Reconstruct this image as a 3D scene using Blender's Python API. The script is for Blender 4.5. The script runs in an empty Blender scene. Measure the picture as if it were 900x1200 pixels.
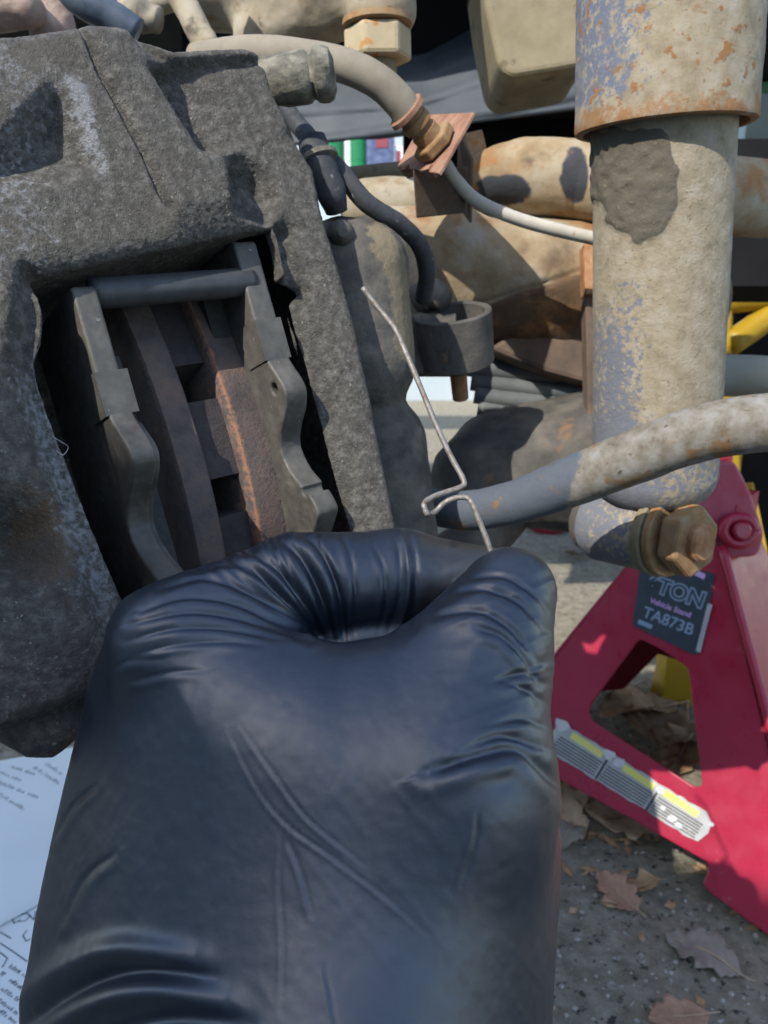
import bpy, bmesh, math, random
import numpy as np
from mathutils import Vector, Matrix

random.seed(7)
rng = np.random.default_rng(7)
SC = bpy.context.scene
COL = SC.collection

# ------------------------------------------------------------------ camera, sky, sun, exposure
F = 924.0                       # focal length of the photograph in its own pixels (900 x 1200)
CAM_H = 0.55
PITCH = math.radians(15)
cam = bpy.data.cameras.new("camera")
cam.sensor_fit = 'VERTICAL'
cam.sensor_height = 36.0
cam.lens = F * 36.0 / 1200.0
cam.clip_start = 0.01
cam.clip_end = 500
cam.dof.use_dof = True
cam.dof.focus_distance = 0.245
cam.dof.aperture_fstop = 24.0
camo = bpy.data.objects.new("camera", cam)
camo.location = (0, 0, CAM_H)
camo.rotation_euler = (math.pi / 2 - PITCH, 0, 0)
COL.objects.link(camo)
SC.camera = camo

SUN_DIR = Vector((0.44, 0.60, -0.665)).normalized()     # the way the light travels
elev = math.asin(-SUN_DIR.z)
azim = math.atan2(-SUN_DIR.x, -SUN_DIR.y)
world = bpy.data.worlds.new("World")
SC.world = world
world.use_nodes = True
wn = world.node_tree
sky = wn.nodes.new('ShaderNodeTexSky')
sky.sky_type = 'NISHITA'
sky.sun_disc = False
sky.sun_elevation = elev
sky.sun_rotation = azim
sky.air_density = 1.0
wn.links.new(sky.outputs[0], wn.nodes['Background'].inputs[0])
wn.nodes['Background'].inputs[1].default_value = 0.15
sun = bpy.data.lights.new("sun", 'SUN')
sun.energy = 2.3
sun.angle = math.radians(0.5)
sun.color = (1.0, 0.95, 0.87)
suno = bpy.data.objects.new("sun", sun)
suno.rotation_euler = SUN_DIR.to_track_quat('-Z', 'Y').to_euler()
suno.location = (-1, -2, 3)
COL.objects.link(suno)
SC.view_settings.view_transform = 'Standard'
SC.view_settings.look = 'None'
SC.view_settings.exposure = 1.42
SC.view_settings.gamma = 1.0
SC.view_settings.use_curve_mapping = False
SC.render.engine = 'CYCLES'
SC.cycles.use_denoising = True
SC.cycles.max_bounces = 8
SC.render.resolution_x = 768
SC.render.resolution_y = 1024

# ------------------------------------------------------------------ measuring helpers
cp, sp = math.cos(PITCH), math.sin(PITCH)
R_CW = np.array([[1, 0, 0], [0, sp, cp], [0, cp, -sp]])     # rows: right, up, forward
CAM_P = np.array([0, 0, CAM_H])


def to_world(p):
    """local survey frame (x right, y up, z = minus depth) -> world"""
    p = np.asarray(p, float)
    return CAM_P + p[..., 0:1] * R_CW[0] + p[..., 1:2] * R_CW[1] - p[..., 2:3] * R_CW[2]


def cpt(px, py, d):
    return np.array([(px - 450) / F * d, (600 - py) / F * d, -d])


def at(px, py, d):
    return to_world(cpt(px, py, d))


def ray(px, py):
    return to_world(cpt(px, py, 1.0)) - CAM_P


def on_plane(px, py, p0, n):
    r = ray(px, py)
    t = np.dot(np.asarray(p0) - CAM_P, n) / np.dot(r, n)
    return CAM_P + r * t


def on_ground(px, py, z=0.0):
    return on_plane(px, py, (0, 0, z), (0, 0, 1))


def smin(a, b, k):
    h = np.clip(0.5 + 0.5 * (b - a) / k, 0, 1)
    return b + (a - b) * h - k * h * (1 - h)


def smax(a, b, k):
    return -smin(-a, -b, k)


def sstep(a, b, x):
    t = np.clip((x - a) / (b - a), 0, 1)
    return t * t * (3 - 2 * t)


def vnoise(p, s, seed=0):
    q = np.asarray(p, np.float64) * s
    i = np.floor(q).astype(np.int64)
    f = q - i
    f = f * f * (3 - 2 * f)
    out = 0
    for dx in (0, 1):
        for dy in (0, 1):
            for dz in (0, 1):
                h = ((i[:, 0] + dx) * 374761393 + (i[:, 1] + dy) * 668265263 + (i[:, 2] + dz) * 1442695041 + seed * 97531) & 0xffffffff
                h = ((h ^ (h >> 13)) * 1274126177) & 0xffffffff
                h = ((h ^ (h >> 16)) * 2246822519) & 0xffffffff
                v = ((h >> 8) & 0xffff) / 32767.5 - 1
                w = (f[:, 0] if dx else 1 - f[:, 0]) * (f[:, 1] if dy else 1 - f[:, 1]) * (f[:, 2] if dz else 1 - f[:, 2])
                out = out + v * w
    return out


def fbm(p, s, o=3, seed=0):
    r, a = 0, 1.0
    for k in range(o):
        r = r + a * vnoise(p, s * 2 ** k, seed + k)
        a *= 0.5
    return r


def poly_sdf(x, y, poly):
    poly = np.asarray(poly, float)
    d = np.full(x.shape, 1e18)
    s = np.ones(x.shape)
    n = len(poly)
    for i in range(n):
        ax, ay = poly[i]
        bx, by = poly[i - 1]
        ex, ey = bx - ax, by - ay
        wx, wy = x - ax, y - ay
        t = np.clip((wx * ex + wy * ey) / (ex * ex + ey * ey + 1e-30), 0, 1)
        qx, qy = wx - ex * t, wy - ey * t
        d = np.minimum(d, qx * qx + qy * qy)
        c1 = y >= ay
        c2 = y < by
        c3 = ex * wy > ey * wx
        flip = (c1 & c2 & c3) | (~c1 & ~c2 & ~c3)
        s = np.where(flip, -s, s)
    return s * np.sqrt(d)


def line_dist(x, y, pts):
    """distance to a polyline, signed side and the run along it (0..1)"""
    pts = np.asarray(pts, float)
    best = np.full(x.shape, 1e18)
    side = np.zeros(x.shape)
    run = np.zeros(x.shape)
    L = np.concatenate([[0], np.cumsum(np.hypot(*(pts[1:] - pts[:-1]).T))])
    for i in range(len(pts) - 1):
        a, b = pts[i], pts[i + 1]
        e = b - a
        ll = e @ e
        t0 = ((x - a[0]) * e[0] + (y - a[1]) * e[1]) / ll
        t = np.clip(t0, 0, 1)
        qx, qy = x - a[0] - e[0] * t, y - a[1] - e[1] * t
        d = qx * qx + qy * qy
        m = d < best
        best = np.where(m, d, best)
        side = np.where(m, np.sign(e[0] * qy - e[1] * qx), side)
        run = np.where(m, (L[i] + t * math.sqrt(ll)) / L[-1], run)
    return np.sqrt(best), side, run


def surface_nets(V, lo, res):
    """naive surface nets on a dense sample array"""
    nx, ny, nz = V.shape
    S = V < 0
    cnt = np.zeros((nx - 1, ny - 1, nz - 1), np.uint8)
    for dx in (0, 1):
        for dy in (0, 1):
            for dz in (0, 1):
                cnt += S[dx:nx - 1 + dx, dy:ny - 1 + dy, dz:nz - 1 + dz]
    act = (cnt > 0) & (cnt < 8)
    I = np.argwhere(act)
    idx = np.full(act.shape, -1, np.int64)
    idx[act] = np.arange(len(I))
    acc = np.zeros((len(I), 3))
    num = np.zeros(len(I))
    corners = [(a, b, c) for a in (0, 1) for b in (0, 1) for c in (0, 1)]
    vals = {c: V[I[:, 0] + c[0], I[:, 1] + c[1], I[:, 2] + c[2]].astype(float) for c in corners}
    for c in corners:
        for ax in range(3):
            if c[ax]:
                continue
            e = list(c)
            e[ax] = 1
            e = tuple(e)
            v0, v1 = vals[c], vals[e]
            m = (v0 < 0) != (v1 < 0)
            t = np.where(m, v0 / np.where(m, v0 - v1, 1), 0)
            for k in range(3):
                acc[:, k] += np.where(m, c[k] + (t if k == ax else 0), 0)
            num += m
    P = (I + acc / num[:, None]) * res + np.asarray(lo)
    faces = []
    for ax in range(3):
        sl0 = [slice(1, n - 1) for n in (nx, ny, nz)]
        sl1 = list(sl0)
        sl0[ax] = slice(0, V.shape[ax] - 1)
        sl1[ax] = slice(1, V.shape[ax])
        A, B = S[tuple(sl0)], S[tuple(sl1)]
        cr = np.argwhere(A != B)
        off = np.array([1, 1, 1])
        off[ax] = 0
        g = cr + off
        fl = A[A != B]
        b, c = [(1, 2), (2, 0), (0, 1)][ax]
        q = []
        for (i, j) in ((0, 0), (1, 0), (1, 1), (0, 1)):
            h = g.copy()
            h[:, b] -= i
            h[:, c] -= j
            q.append(idx[h[:, 0], h[:, 1], h[:, 2]])
        q = np.stack(q, 1)
        q = np.where(fl[:, None], q, q[:, ::-1])
        faces.append(q)
    return P, np.concatenate(faces)


def sparse_sdf(f, lo, hi, res, slack=1.5, B=8):
    lo = np.asarray(lo, float)
    n = (np.ceil((np.asarray(hi) - lo) / res / B).astype(int) * B)
    nb = n // B
    bc = np.stack(np.meshgrid(*[np.arange(k) for k in nb], indexing='ij'), -1).reshape(-1, 3)
    cen = lo + (bc * B + (B - 1) / 2) * res
    dv = f(cen)
    V = np.repeat(np.repeat(np.repeat(dv.reshape(nb), B, 0), B, 1), B, 2).astype(np.float32)
    act = np.abs(dv) < slack * B * res * 0.87 + res
    ab = bc[act]
    o = np.stack(np.meshgrid(*[np.arange(B)] * 3, indexing='ij'), -1).reshape(-1, 3)
    for k in range(0, len(ab), 800):
        g = (ab[k:k + 800, None, :] * B + o[None]).reshape(-1, 3)
        V[g[:, 0], g[:, 1], g[:, 2]] = f(lo + g * res)
    return surface_nets(V, lo, res)


def vert_normals(P, Fq):
    a, b, c = P[Fq[:, 0]], P[Fq[:, 1]], P[Fq[:, 2]]
    d = P[Fq[:, 3]] if Fq.shape[1] == 4 else c
    n = np.cross(c - a, d - b) if Fq.shape[1] == 4 else np.cross(b - a, c - a)
    N = np.zeros_like(P)
    for k in range(Fq.shape[1]):
        np.add.at(N, Fq[:, k], n)
    return N / (np.linalg.norm(N, axis=1, keepdims=True) + 1e-12)


def relax(P, Fq, it=2, f=0.5):
    e = np.concatenate([Fq[:, [0, 1]], Fq[:, [1, 2]], Fq[:, [2, 3]], Fq[:, [3, 0]]])
    for _ in range(it):
        s = np.zeros_like(P)
        c = np.zeros(len(P))
        np.add.at(s, e[:, 0], P[e[:, 1]])
        np.add.at(s, e[:, 1], P[e[:, 0]])
        np.add.at(c, e[:, 0], 1)
        np.add.at(c, e[:, 1], 1)
        P = P + f * (s / np.maximum(c, 1)[:, None] - P)
    return P


def main_island(P, Fq):
    """keep the largest connected piece"""
    e = np.concatenate([Fq[:, [0, 1]], Fq[:, [1, 2]], Fq[:, [2, 3]], Fq[:, [3, 0]]])
    lab = np.arange(len(P))
    while True:
        old = lab.copy()
        np.minimum.at(lab, e[:, 0], lab[e[:, 1]])
        np.minimum.at(lab, e[:, 1], lab[e[:, 0]])
        for _ in range(4):
            lab = lab[lab]
        if (lab == old).all():
            break
    keep = lab == np.bincount(lab).argmax()
    new = np.cumsum(keep) - 1
    return P[keep], new[Fq[keep[Fq[:, 0]]]]


# ------------------------------------------------------------------ object helpers
def tag(o, label=None, cat=None, group=None, kind=None):
    for k, v in (("label", label), ("category", cat), ("group", group), ("kind", kind)):
        if v:
            o[k] = v
    return o


def thing(name, label, cat, loc, group=None):
    o = bpy.data.objects.new(name, None)
    o.empty_display_size = 0.02
    o.location = [float(v) for v in loc]
    COL.objects.link(o)
    return tag(o, label, cat, group)


def mesh_obj(name, V, Fs, mat, parent=None, smooth=True, attrs=None, origin=None):
    """V world coordinates; with a parent the mesh is stored relative to the parent thing's origin"""
    V = np.asarray(V, float)
    root = np.zeros(3)
    p = parent
    while p is not None:
        root = root + np.array(p.location)
        p = p.parent
    if parent is None:
        root = np.array(V.mean(0)) if origin is None else np.asarray(origin, float)
    me = bpy.data.meshes.new(name)
    V0 = V - root
    if isinstance(Fs, np.ndarray):
        k = Fs.shape[1]
        me.vertices.add(len(V0))
        me.vertices.foreach_set("co", V0.astype(np.float32).ravel())
        me.loops.add(Fs.size)
        me.loops.foreach_set("vertex_index", Fs.astype(np.int32).ravel())
        me.polygons.add(len(Fs))
        me.polygons.foreach_set("loop_start", np.arange(0, Fs.size, k, dtype=np.int32))
        me.update(calc_edges=True)
    else:
        me.from_pydata([tuple(v) for v in V0], [], [tuple(f) for f in Fs])
        me.update()
    if smooth:
        me.polygons.foreach_set("use_smooth", np.ones(len(me.polygons), bool))
    if attrs:
        for k, v in attrs.items():
            a = me.attributes.new(k, 'FLOAT', 'POINT')
            a.data.foreach_set("value", np.asarray(v, np.float32))
    me.materials.append(mat)
    o = bpy.data.objects.new(name, me)
    if parent is None:
        o.location = root
    else:
        o.parent = parent
    COL.objects.link(o)
    return o


def bm_obj(name, bm, mat, parent=None, smooth=False, bevel=0, seg=2, angle=True):
    if bevel:
        ed = [e for e in bm.edges if len(e.link_faces) == 2 and e.calc_face_angle(0) > 0.5] if angle else bm.edges[:]
        bmesh.ops.bevel(bm, geom=ed, offset=bevel, segments=seg, affect='EDGES', profile=0.5)
    bmesh.ops.recalc_face_normals(bm, faces=bm.faces)
    V = np.array([v.co[:] for v in bm.verts])
    bm.verts.index_update()
    Fs = [[v.index for v in f.verts] for f in bm.faces]
    bm.free()
    o = mesh_obj(name, V, Fs, mat, parent, smooth)
    return o


def frame(axis, hint=(0, 0, 1)):
    a = np.asarray(axis, float)
    a = a / np.linalg.norm(a)
    h = np.asarray(hint, float)
    if abs(a @ h) > 0.95:
        h = np.array([1, 0, 0.])
    x = np.cross(h, a)
    x /= np.linalg.norm(x)
    y = np.cross(a, x)
    return x, y, a


def spline(pts, n=12):
    pts = np.asarray(pts, float)
    P = np.vstack([2 * pts[0] - pts[1], pts, 2 * pts[-1] - pts[-2]])
    out = []
    for i in range(1, len(P) - 2):
        for t in np.linspace(0, 1, n, endpoint=False):
            a, b, c, d = P[i - 1], P[i], P[i + 1], P[i + 2]
            out.append(0.5 * ((2 * b) + (-a + c) * t + (2 * a - 5 * b + 4 * c - d) * t * t + (-a + 3 * b - 3 * c + d) * t ** 3))
    out.append(P[-2])
    return np.array(out)


def tube_geo(path, rad, seg=20, cap=True, lump=0, lscale=150, flat=None):
    path = np.asarray(path, float)
    n = len(path)
    rad = np.broadcast_to(rad, (n,)) if np.ndim(rad) else np.full(n, rad)
    T = np.gradient(path, axis=0)
    T /= np.linalg.norm(T, axis=1, keepdims=True) + 1e-12
    x, y, _ = frame(T[0], (0.3, 0.1, 1))
    V = []
    th = np.linspace(0, 2 * math.pi, seg, endpoint=False)
    for i in range(n):
        x = x - T[i] * (x @ T[i])
        x /= np.linalg.norm(x)
        y = np.cross(T[i], x)
        V.append(path[i] + rad[i] * (np.cos(th)[:, None] * x + np.sin(th)[:, None] * y))
    V = np.concatenate(V)
    if lump:
        cen = np.repeat(path, seg, 0)
        nn = (V - cen) / (np.linalg.norm(V - cen, axis=1, keepdims=True) + 1e-9)
        V = V + nn * (fbm(V, lscale, 3) * lump)[:, None]
    Fs = []
    for i in range(n - 1):
        for j in range(seg):
            Fs.append((i * seg + j, i * seg + (j + 1) % seg, (i + 1) * seg + (j + 1) % seg, (i + 1) * seg + j))
    if cap:
        Fs.append(tuple(range(seg))[::-1])
        Fs.append(tuple((n - 1) * seg + j for j in range(seg)))
    return V, Fs


def tube(name, pts, rad, mat, parent=None, seg=20, n=10, straight=False, lump=0, lscale=150, attrs=None):
    pts = np.asarray(pts, float)
    path = pts if straight else spline(pts, n)
    if np.ndim(rad):
        r = np.interp(np.linspace(0, 1, len(path)), np.linspace(0, 1, len(rad)), rad)
    else:
        r = rad
    V, Fs = tube_geo(path, r, seg, lump=lump, lscale=lscale)
    return mesh_obj(name, V, Fs, mat, parent, attrs=attrs(V) if attrs else None)


def lathe_geo(profile, A, B, seg=48, hint=(0, 0, 1)):
    """profile: (metres along A->B, radius)"""
    A, B = np.asarray(A, float), np.asarray(B, float)
    x, y, a = frame(B - A, hint)
    th = np.linspace(0, 2 * math.pi, seg, endpoint=False)
    V, Fs = [], []
    for (t, r) in profile:
        V.append(A + a * t + r * (np.cos(th)[:, None] * x + np.sin(th)[:, None] * y))
    V = np.concatenate(V)
    n = len(profile)
    for i in range(n - 1):
        for j in range(seg):
            Fs.append((i * seg + j, i * seg + (j + 1) % seg, (i + 1) * seg + (j + 1) % seg, (i + 1) * seg + j))
    Fs.append(tuple(range(seg))[::-1])
    Fs.append(tuple((n - 1) * seg + j for j in range(seg)))
    return V, Fs


def lathe(name, profile, A, B, mat, parent=None, seg=48, lump=0, lscale=200, attrs=None, smooth=True, hint=(0, 0, 1)):
    V, Fs = lathe_geo(profile, A, B, seg, hint)
    if lump:
        a = (np.asarray(B) - A) / np.linalg.norm(np.asarray(B) - A)
        rel = V - A
        rad = rel - np.outer(rel @ a, a)
        rad /= np.linalg.norm(rad, axis=1, keepdims=True) + 1e-9
        V = V + rad * (fbm(V, lscale, 3) * lump)[:, None]
    o = mesh_obj(name, V, Fs, mat, parent, smooth, attrs=attrs(V) if attrs else None)
    if smooth:
        sharp_by_angle(o, 0.6)
    return o


def sharp_by_angle(o, ang):
    bm = bmesh.new()
    bm.from_mesh(o.data)
    for e in bm.edges:
        if len(e.link_faces) == 2 and e.calc_face_angle(0) > ang:
            e.smooth = False
    bm.to_mesh(o.data)
    bm.free()


def prism(name, pts, vec, mat, parent=None, bevel=0.001, holes=(), smooth=False, seg=2):
    """closed outline (3-D points, roughly planar) pushed along vec; holes are further outlines"""
    bm = bmesh.new()
    edges = []
    for loop in (pts,) + tuple(holes):
        vs = [bm.verts.new(tuple(map(float, p))) for p in loop]
        edges += [bm.edges.new((vs[i], vs[(i + 1) % len(vs)])) for i in range(len(vs))]
    bmesh.ops.triangle_fill(bm, use_beauty=True, use_dissolve=True, edges=edges)
    r = bmesh.ops.extrude_face_region(bm, geom=bm.faces[:])
    bmesh.ops.translate(bm, vec=Vector([float(v) for v in vec]), verts=[g for g in r['geom'] if isinstance(g, bmesh.types.BMVert)])
    return bm_obj(name, bm, mat, parent, smooth, bevel, seg)


def boxm(name, c, x, y, z, mat, parent=None, bevel=0.001, seg=2):
    c, x, y, z = (np.asarray(v, float) for v in (c, x, y, z))
    bm = bmesh.new()
    vs = [bm.verts.new(tuple(c + a * x + b * y + d * z)) for a in (-1, 1) for b in (-1, 1) for d in (-1, 1)]
    for f in ((0, 1, 3, 2), (4, 6, 7, 5), (0, 4, 5, 1), (2, 3, 7, 6), (0, 2, 6, 4), (1, 5, 7, 3)):
        bm.faces.new([vs[i] for i in f])
    return bm_obj(name, bm, mat, parent, False, bevel, seg)


def round_poly(pts, r=0.3, n=4):
    """soften the corners of a closed 2-D outline"""
    pts = np.asarray(pts, float)
    out = []
    for i in range(len(pts)):
        a, b, c = pts[i - 1], pts[i], pts[(i + 1) % len(pts)]
        la, lc = np.linalg.norm(a - b), np.linalg.norm(c - b)
        d = min(r, la * 0.45, lc * 0.45)
        p, q = b + (a - b) / la * d, b + (c - b) / lc * d
        for t in np.linspace(0, 1, n):
            out.append((1 - t) ** 2 * p + 2 * t * (1 - t) * b + t * t * q)
    return np.array(out)


# ------------------------------------------------------------------ materials
def mat(name, cols, scale=80, rough=0.7, rvar=0.1, bump=0.3, bscale=None, bdist=0.0006, metallic=0.0,
        spots=(), attr=(), detail=6, spec=0.4, coat=0, contrast=(0.3, 0.7), sheen=0, mid=None):
    m = bpy.data.materials.new(name)
    m.use_nodes = True
    nt = m.node_tree
    N, L = nt.nodes, nt.links
    bs = N['Principled BSDF']
    tc = N.new('ShaderNodeTexCoord')

    def noise(s, det=detail, rough_=0.6, off=0.0):
        n = N.new('ShaderNodeTexNoise')
        n.inputs['Scale'].default_value = s
        n.inputs['Detail'].default_value = det
        n.inputs['Roughness'].default_value = rough_
        if off:
            mp = N.new('ShaderNodeMapping')
            mp.inputs['Location'].default_value = (off, off * 1.7, off * 0.6)
            L.new(tc.outputs['Object'], mp.inputs[0])
            L.new(mp.outputs[0], n.inputs['Vector'])
        else:
            L.new(tc.outputs['Object'], n.inputs['Vector'])
        return n

    n1 = noise(scale)
    ramp = N.new('ShaderNodeValToRGB')
    els = ramp.color_ramp.elements
    k = len(cols)
    for i, c in enumerate(cols):
        pos = contrast[0] + (contrast[1] - contrast[0]) * (i / max(1, k - 1))
        if i == 0:
            e = els[0]
        elif i == k - 1 and k > 1:
            e = els[-1]
        else:
            e = els.new(pos)
        e.position = pos
        e.color = (*c, 1)
    if k == 1:
        els[1].color = (*cols[0], 1)
    L.new(n1.outputs['Fac'], ramp.inputs[0])
    col = ramp.outputs[0]

    def mix(fac, a, bcol):
        x = N.new('ShaderNodeMix')
        x.data_type = 'RGBA'
        L.new(fac, x.inputs['Factor'])
        L.new(a, x.inputs['A'])
        if isinstance(bcol, tuple):
            x.inputs['B'].default_value = (*bcol, 1)
        else:
            L.new(bcol, x.inputs['B'])
        return x.outputs['Result']

    def mapr(src, a, b, lo=0.0, hi=1.0):
        r = N.new('ShaderNodeMapRange')
        r.interpolation_type = 'SMOOTHSTEP'
        r.inputs['From Min'].default_value = a
        r.inputs['From Max'].default_value = b
        r.inputs['To Min'].default_value = lo
        r.inputs['To Max'].default_value = hi
        L.new(src, r.inputs[0])
        return r.outputs[0]

    heights = []
    # attr entries: (attribute, colour, noise scale, noise amount)
    for j, (an, ac, ns, na) in enumerate(attr):
        a = N.new('ShaderNodeAttribute')
        a.attribute_name = an
        nn = noise(ns, 5, 0.65, off=3.1 + j)
        ad = N.new('ShaderNodeMath')
        ad.operation = 'MULTIPLY_ADD'
        L.new(nn.outputs['Fac'], ad.inputs[0])
        ad.inputs[1].default_value = na
        sb = N.new('ShaderNodeMath')
        sb.operation = 'SUBTRACT'
        L.new(a.outputs['Fac'], sb.inputs[0])
        sb.inputs[1].default_value = na * 0.5
        L.new(sb.outputs[0], ad.inputs[2])
        f = mapr(ad.outputs[0], 0.35, 0.65)
        col = mix(f, col, ac)
    # spots: (colour, scale, threshold, softness)
    for j, (scol, ss, th, soft) in enumerate(spots):
        nn = noise(ss, 4, 0.6, off=7.3 + 2.1 * j)
        f = mapr(nn.outputs['Fac'], th, th + soft)
        col = mix(f, col, scol)
        heights.append(f)
    L.new(col, bs.inputs['Base Color'])
    nr = noise(scale * 2.3, 4, off=1.3)
    L.new(mapr(nr.outputs['Fac'], 0.3, 0.7, max(0.02, rough - rvar), min(1, rough + rvar)), bs.inputs['Roughness'])
    bs.inputs['Metallic'].default_value = metallic
    bs.inputs['Specular IOR Level'].default_value = spec
    if coat:
        bs.inputs['Coat Weight'].default_value = coat
        bs.inputs['Coat Roughness'].default_value = 0.15
    if sheen:
        bs.inputs['Sheen Weight'].default_value = sheen
    if bump:
        nb = noise(bscale or scale * 4, 8, 0.7, off=0.7)
        h = nb.outputs['Fac']
        for hh in heights[:1]:
            ad = N.new('ShaderNodeMath')
            ad.operation = 'MULTIPLY_ADD'
            L.new(hh, ad.inputs[0])
            ad.inputs[1].default_value = 0.25
            L.new(h, ad.inputs[2])
            h = ad.outputs[0]
        bp = N.new('ShaderNodeBump')
        bp.inputs['Strength'].default_value = bump
        bp.inputs['Distance'].default_value = bdist
        L.new(h, bp.inputs['Height'])
        L.new(bp.outputs[0], bs.inputs['Normal'])
    return m


DUST = (0.40, 0.33, 0.22)
M = {}
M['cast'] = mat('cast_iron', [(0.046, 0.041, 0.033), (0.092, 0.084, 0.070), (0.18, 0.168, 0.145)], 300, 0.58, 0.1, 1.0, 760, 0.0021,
                attr=[('rust', (0.125, 0.08, 0.045), 260, 1.3), ('sky_sheen', (0.27, 0.275, 0.28), 420, 1.2)],
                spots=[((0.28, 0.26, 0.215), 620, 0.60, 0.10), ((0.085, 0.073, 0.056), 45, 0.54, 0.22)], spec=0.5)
M['cast_dark'] = mat('grey_brown_iron', [(0.045, 0.042, 0.038), (0.085, 0.078, 0.066), (0.13, 0.115, 0.09)], 90, 0.8, 0.1, 0.8, 420, 0.001,
                     attr=[('dust', (0.17, 0.14, 0.09), 200, 1.2)], spec=0.3)  # darker grey-brown iron for the housing, nipple and upright
M['pad'] = mat('pad_steel', [(0.055, 0.051, 0.044), (0.085, 0.080, 0.069), (0.12, 0.112, 0.095)], 110, 0.6, 0.12, 0.25, 500, 0.0004,
               spots=[((0.26, 0.24, 0.2), 400, 0.68, 0.05)], metallic=0.2)
M['friction'] = mat('friction_lining', [(0.03, 0.03, 0.03), (0.06, 0.056, 0.05)], 300, 0.9, 0.05, 0.8, 700, 0.0006)
M['disc'] = mat('disc_iron', [(0.055, 0.045, 0.045), (0.10, 0.078, 0.07), (0.15, 0.10, 0.075)], 90, 0.8, 0.1, 0.9, 600, 0.0009,
                attr=[('rust', (0.27, 0.135, 0.08), 300, 1.1)])
M['vane'] = mat('vane_iron', [(0.032, 0.027, 0.028), (0.06, 0.048, 0.046)], 120, 0.8, 0.1, 0.9, 600, 0.0009)
M['pin'] = mat('dark_pin_steel', [(0.03, 0.032, 0.035), (0.06, 0.06, 0.062)], 100, 0.5, 0.1, 0.3, 500)
M['glove'] = mat('black_nitrile', [(0.0070, 0.0115, 0.0205), (0.0088, 0.014, 0.0245)], 60, 0.40, 0.04, 0.35, 1600, 0.00012,
                 attr=[('dusty', (0.021, 0.0195, 0.017), 700, 1.2)], spots=[((0.16, 0.16, 0.16), 1300, 0.765, 0.01)], spec=1.0)
M['jacket'] = mat('dark_work_jacket', [(0.018, 0.022, 0.032), (0.03, 0.034, 0.045)], 20, 0.9, 0.05, 0.4, 300, 0.001)
M['wire'] = mat('bare_wire', [(0.13, 0.112, 0.095), (0.27, 0.245, 0.215)], 600, 0.5, 0.15, 0.5, 1500, 0.0002,
                spots=[((0.16, 0.07, 0.03), 500, 0.62, 0.05)], metallic=0.3)
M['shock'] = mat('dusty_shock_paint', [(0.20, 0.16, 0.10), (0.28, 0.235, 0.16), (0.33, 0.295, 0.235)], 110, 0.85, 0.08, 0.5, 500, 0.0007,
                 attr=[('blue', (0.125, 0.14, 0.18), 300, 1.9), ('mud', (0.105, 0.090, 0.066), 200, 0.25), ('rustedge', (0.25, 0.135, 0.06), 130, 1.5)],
                 spots=[((0.23, 0.115, 0.045), 170, 0.565, 0.10), ((0.10, 0.08, 0.06), 420, 0.68, 0.05)])
M['shock_low'] = mat('dusty_shock_body', [(0.21, 0.175, 0.115), (0.29, 0.245, 0.17), (0.33, 0.295, 0.23)], 140, 0.9, 0.06, 0.8, 520, 0.0008,
                     attr=[('blue', (0.145, 0.155, 0.18), 300, 1.9), ('mud', (0.105, 0.092, 0.068), 200, 0.2)],
                     spots=[((0.20, 0.155, 0.09), 420, 0.60, 0.12)])
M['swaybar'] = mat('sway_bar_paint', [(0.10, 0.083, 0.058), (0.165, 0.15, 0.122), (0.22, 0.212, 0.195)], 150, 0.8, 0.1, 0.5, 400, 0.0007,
                   attr=[('bar_shade', (0.075, 0.088, 0.108), 120, 0.9)],
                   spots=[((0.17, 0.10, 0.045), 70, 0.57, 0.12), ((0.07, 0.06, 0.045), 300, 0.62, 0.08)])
M['beige'] = mat('dusty_beige_steel', [(0.21, 0.175, 0.115), (0.31, 0.265, 0.185), (0.38, 0.34, 0.265)], 40, 0.9, 0.06, 0.4, 300, 0.0008,
                 spots=[((0.22, 0.14, 0.07), 45, 0.56, 0.18), ((0.12, 0.10, 0.07), 90, 0.60, 0.14)])
M['beige_rust'] = mat('rusty_dusty_steel', [(0.18, 0.11, 0.05), (0.29, 0.22, 0.13), (0.37, 0.33, 0.25)], 34, 0.85, 0.1, 0.6, 260, 0.001,
                      attr=[('black', (0.035, 0.038, 0.045), 60, 1.1)],
                      spots=[((0.27, 0.13, 0.045), 40, 0.55, 0.14), ((0.12, 0.08, 0.05), 30, 0.58, 0.16)])
M['olive'] = mat('olive_dust', [(0.17, 0.14, 0.085), (0.24, 0.205, 0.13)], 50, 0.9, 0.05, 0.5, 300, 0.0008, spots=[((0.11, 0.09, 0.055), 60, 0.60, 0.12)])
M['rust'] = mat('orange_rust', [(0.20, 0.085, 0.035), (0.33, 0.165, 0.075), (0.40, 0.24, 0.14)], 120, 0.9, 0.05, 0.7, 500, 0.0007)
M['rust_pink'] = mat('pinkish_rust', [(0.17, 0.08, 0.05), (0.26, 0.14, 0.09), (0.31, 0.19, 0.125)], 110, 0.9, 0.05, 0.6, 500, 0.0006)
M['rust_yellow'] = mat('yellow_dusty_rust', [(0.20, 0.105, 0.045), (0.27, 0.165, 0.075), (0.27, 0.20, 0.12)], 110, 0.85, 0.08, 0.6, 500, 0.0007,
                       spots=[((0.30, 0.12, 0.03), 120, 0.58, 0.10)])
M['rust_dark'] = mat('brown_rusty_steel', [(0.055, 0.042, 0.034), (0.10, 0.07, 0.05), (0.15, 0.10, 0.07)], 35, 0.85, 0.1, 0.5, 260, 0.0008)
M['rubber_dusty'] = mat('dusty_rubber', [(0.19, 0.165, 0.125), (0.25, 0.22, 0.17)], 90, 0.9, 0.05, 0.25, 500, 0.0004)
M['rubber'] = mat('black_rubber', [(0.025, 0.028, 0.033), (0.05, 0.053, 0.058)], 150, 0.75, 0.1, 0.5, 500, 0.0005,
                  spots=[((0.16, 0.15, 0.13), 260, 0.64, 0.06)])
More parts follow.
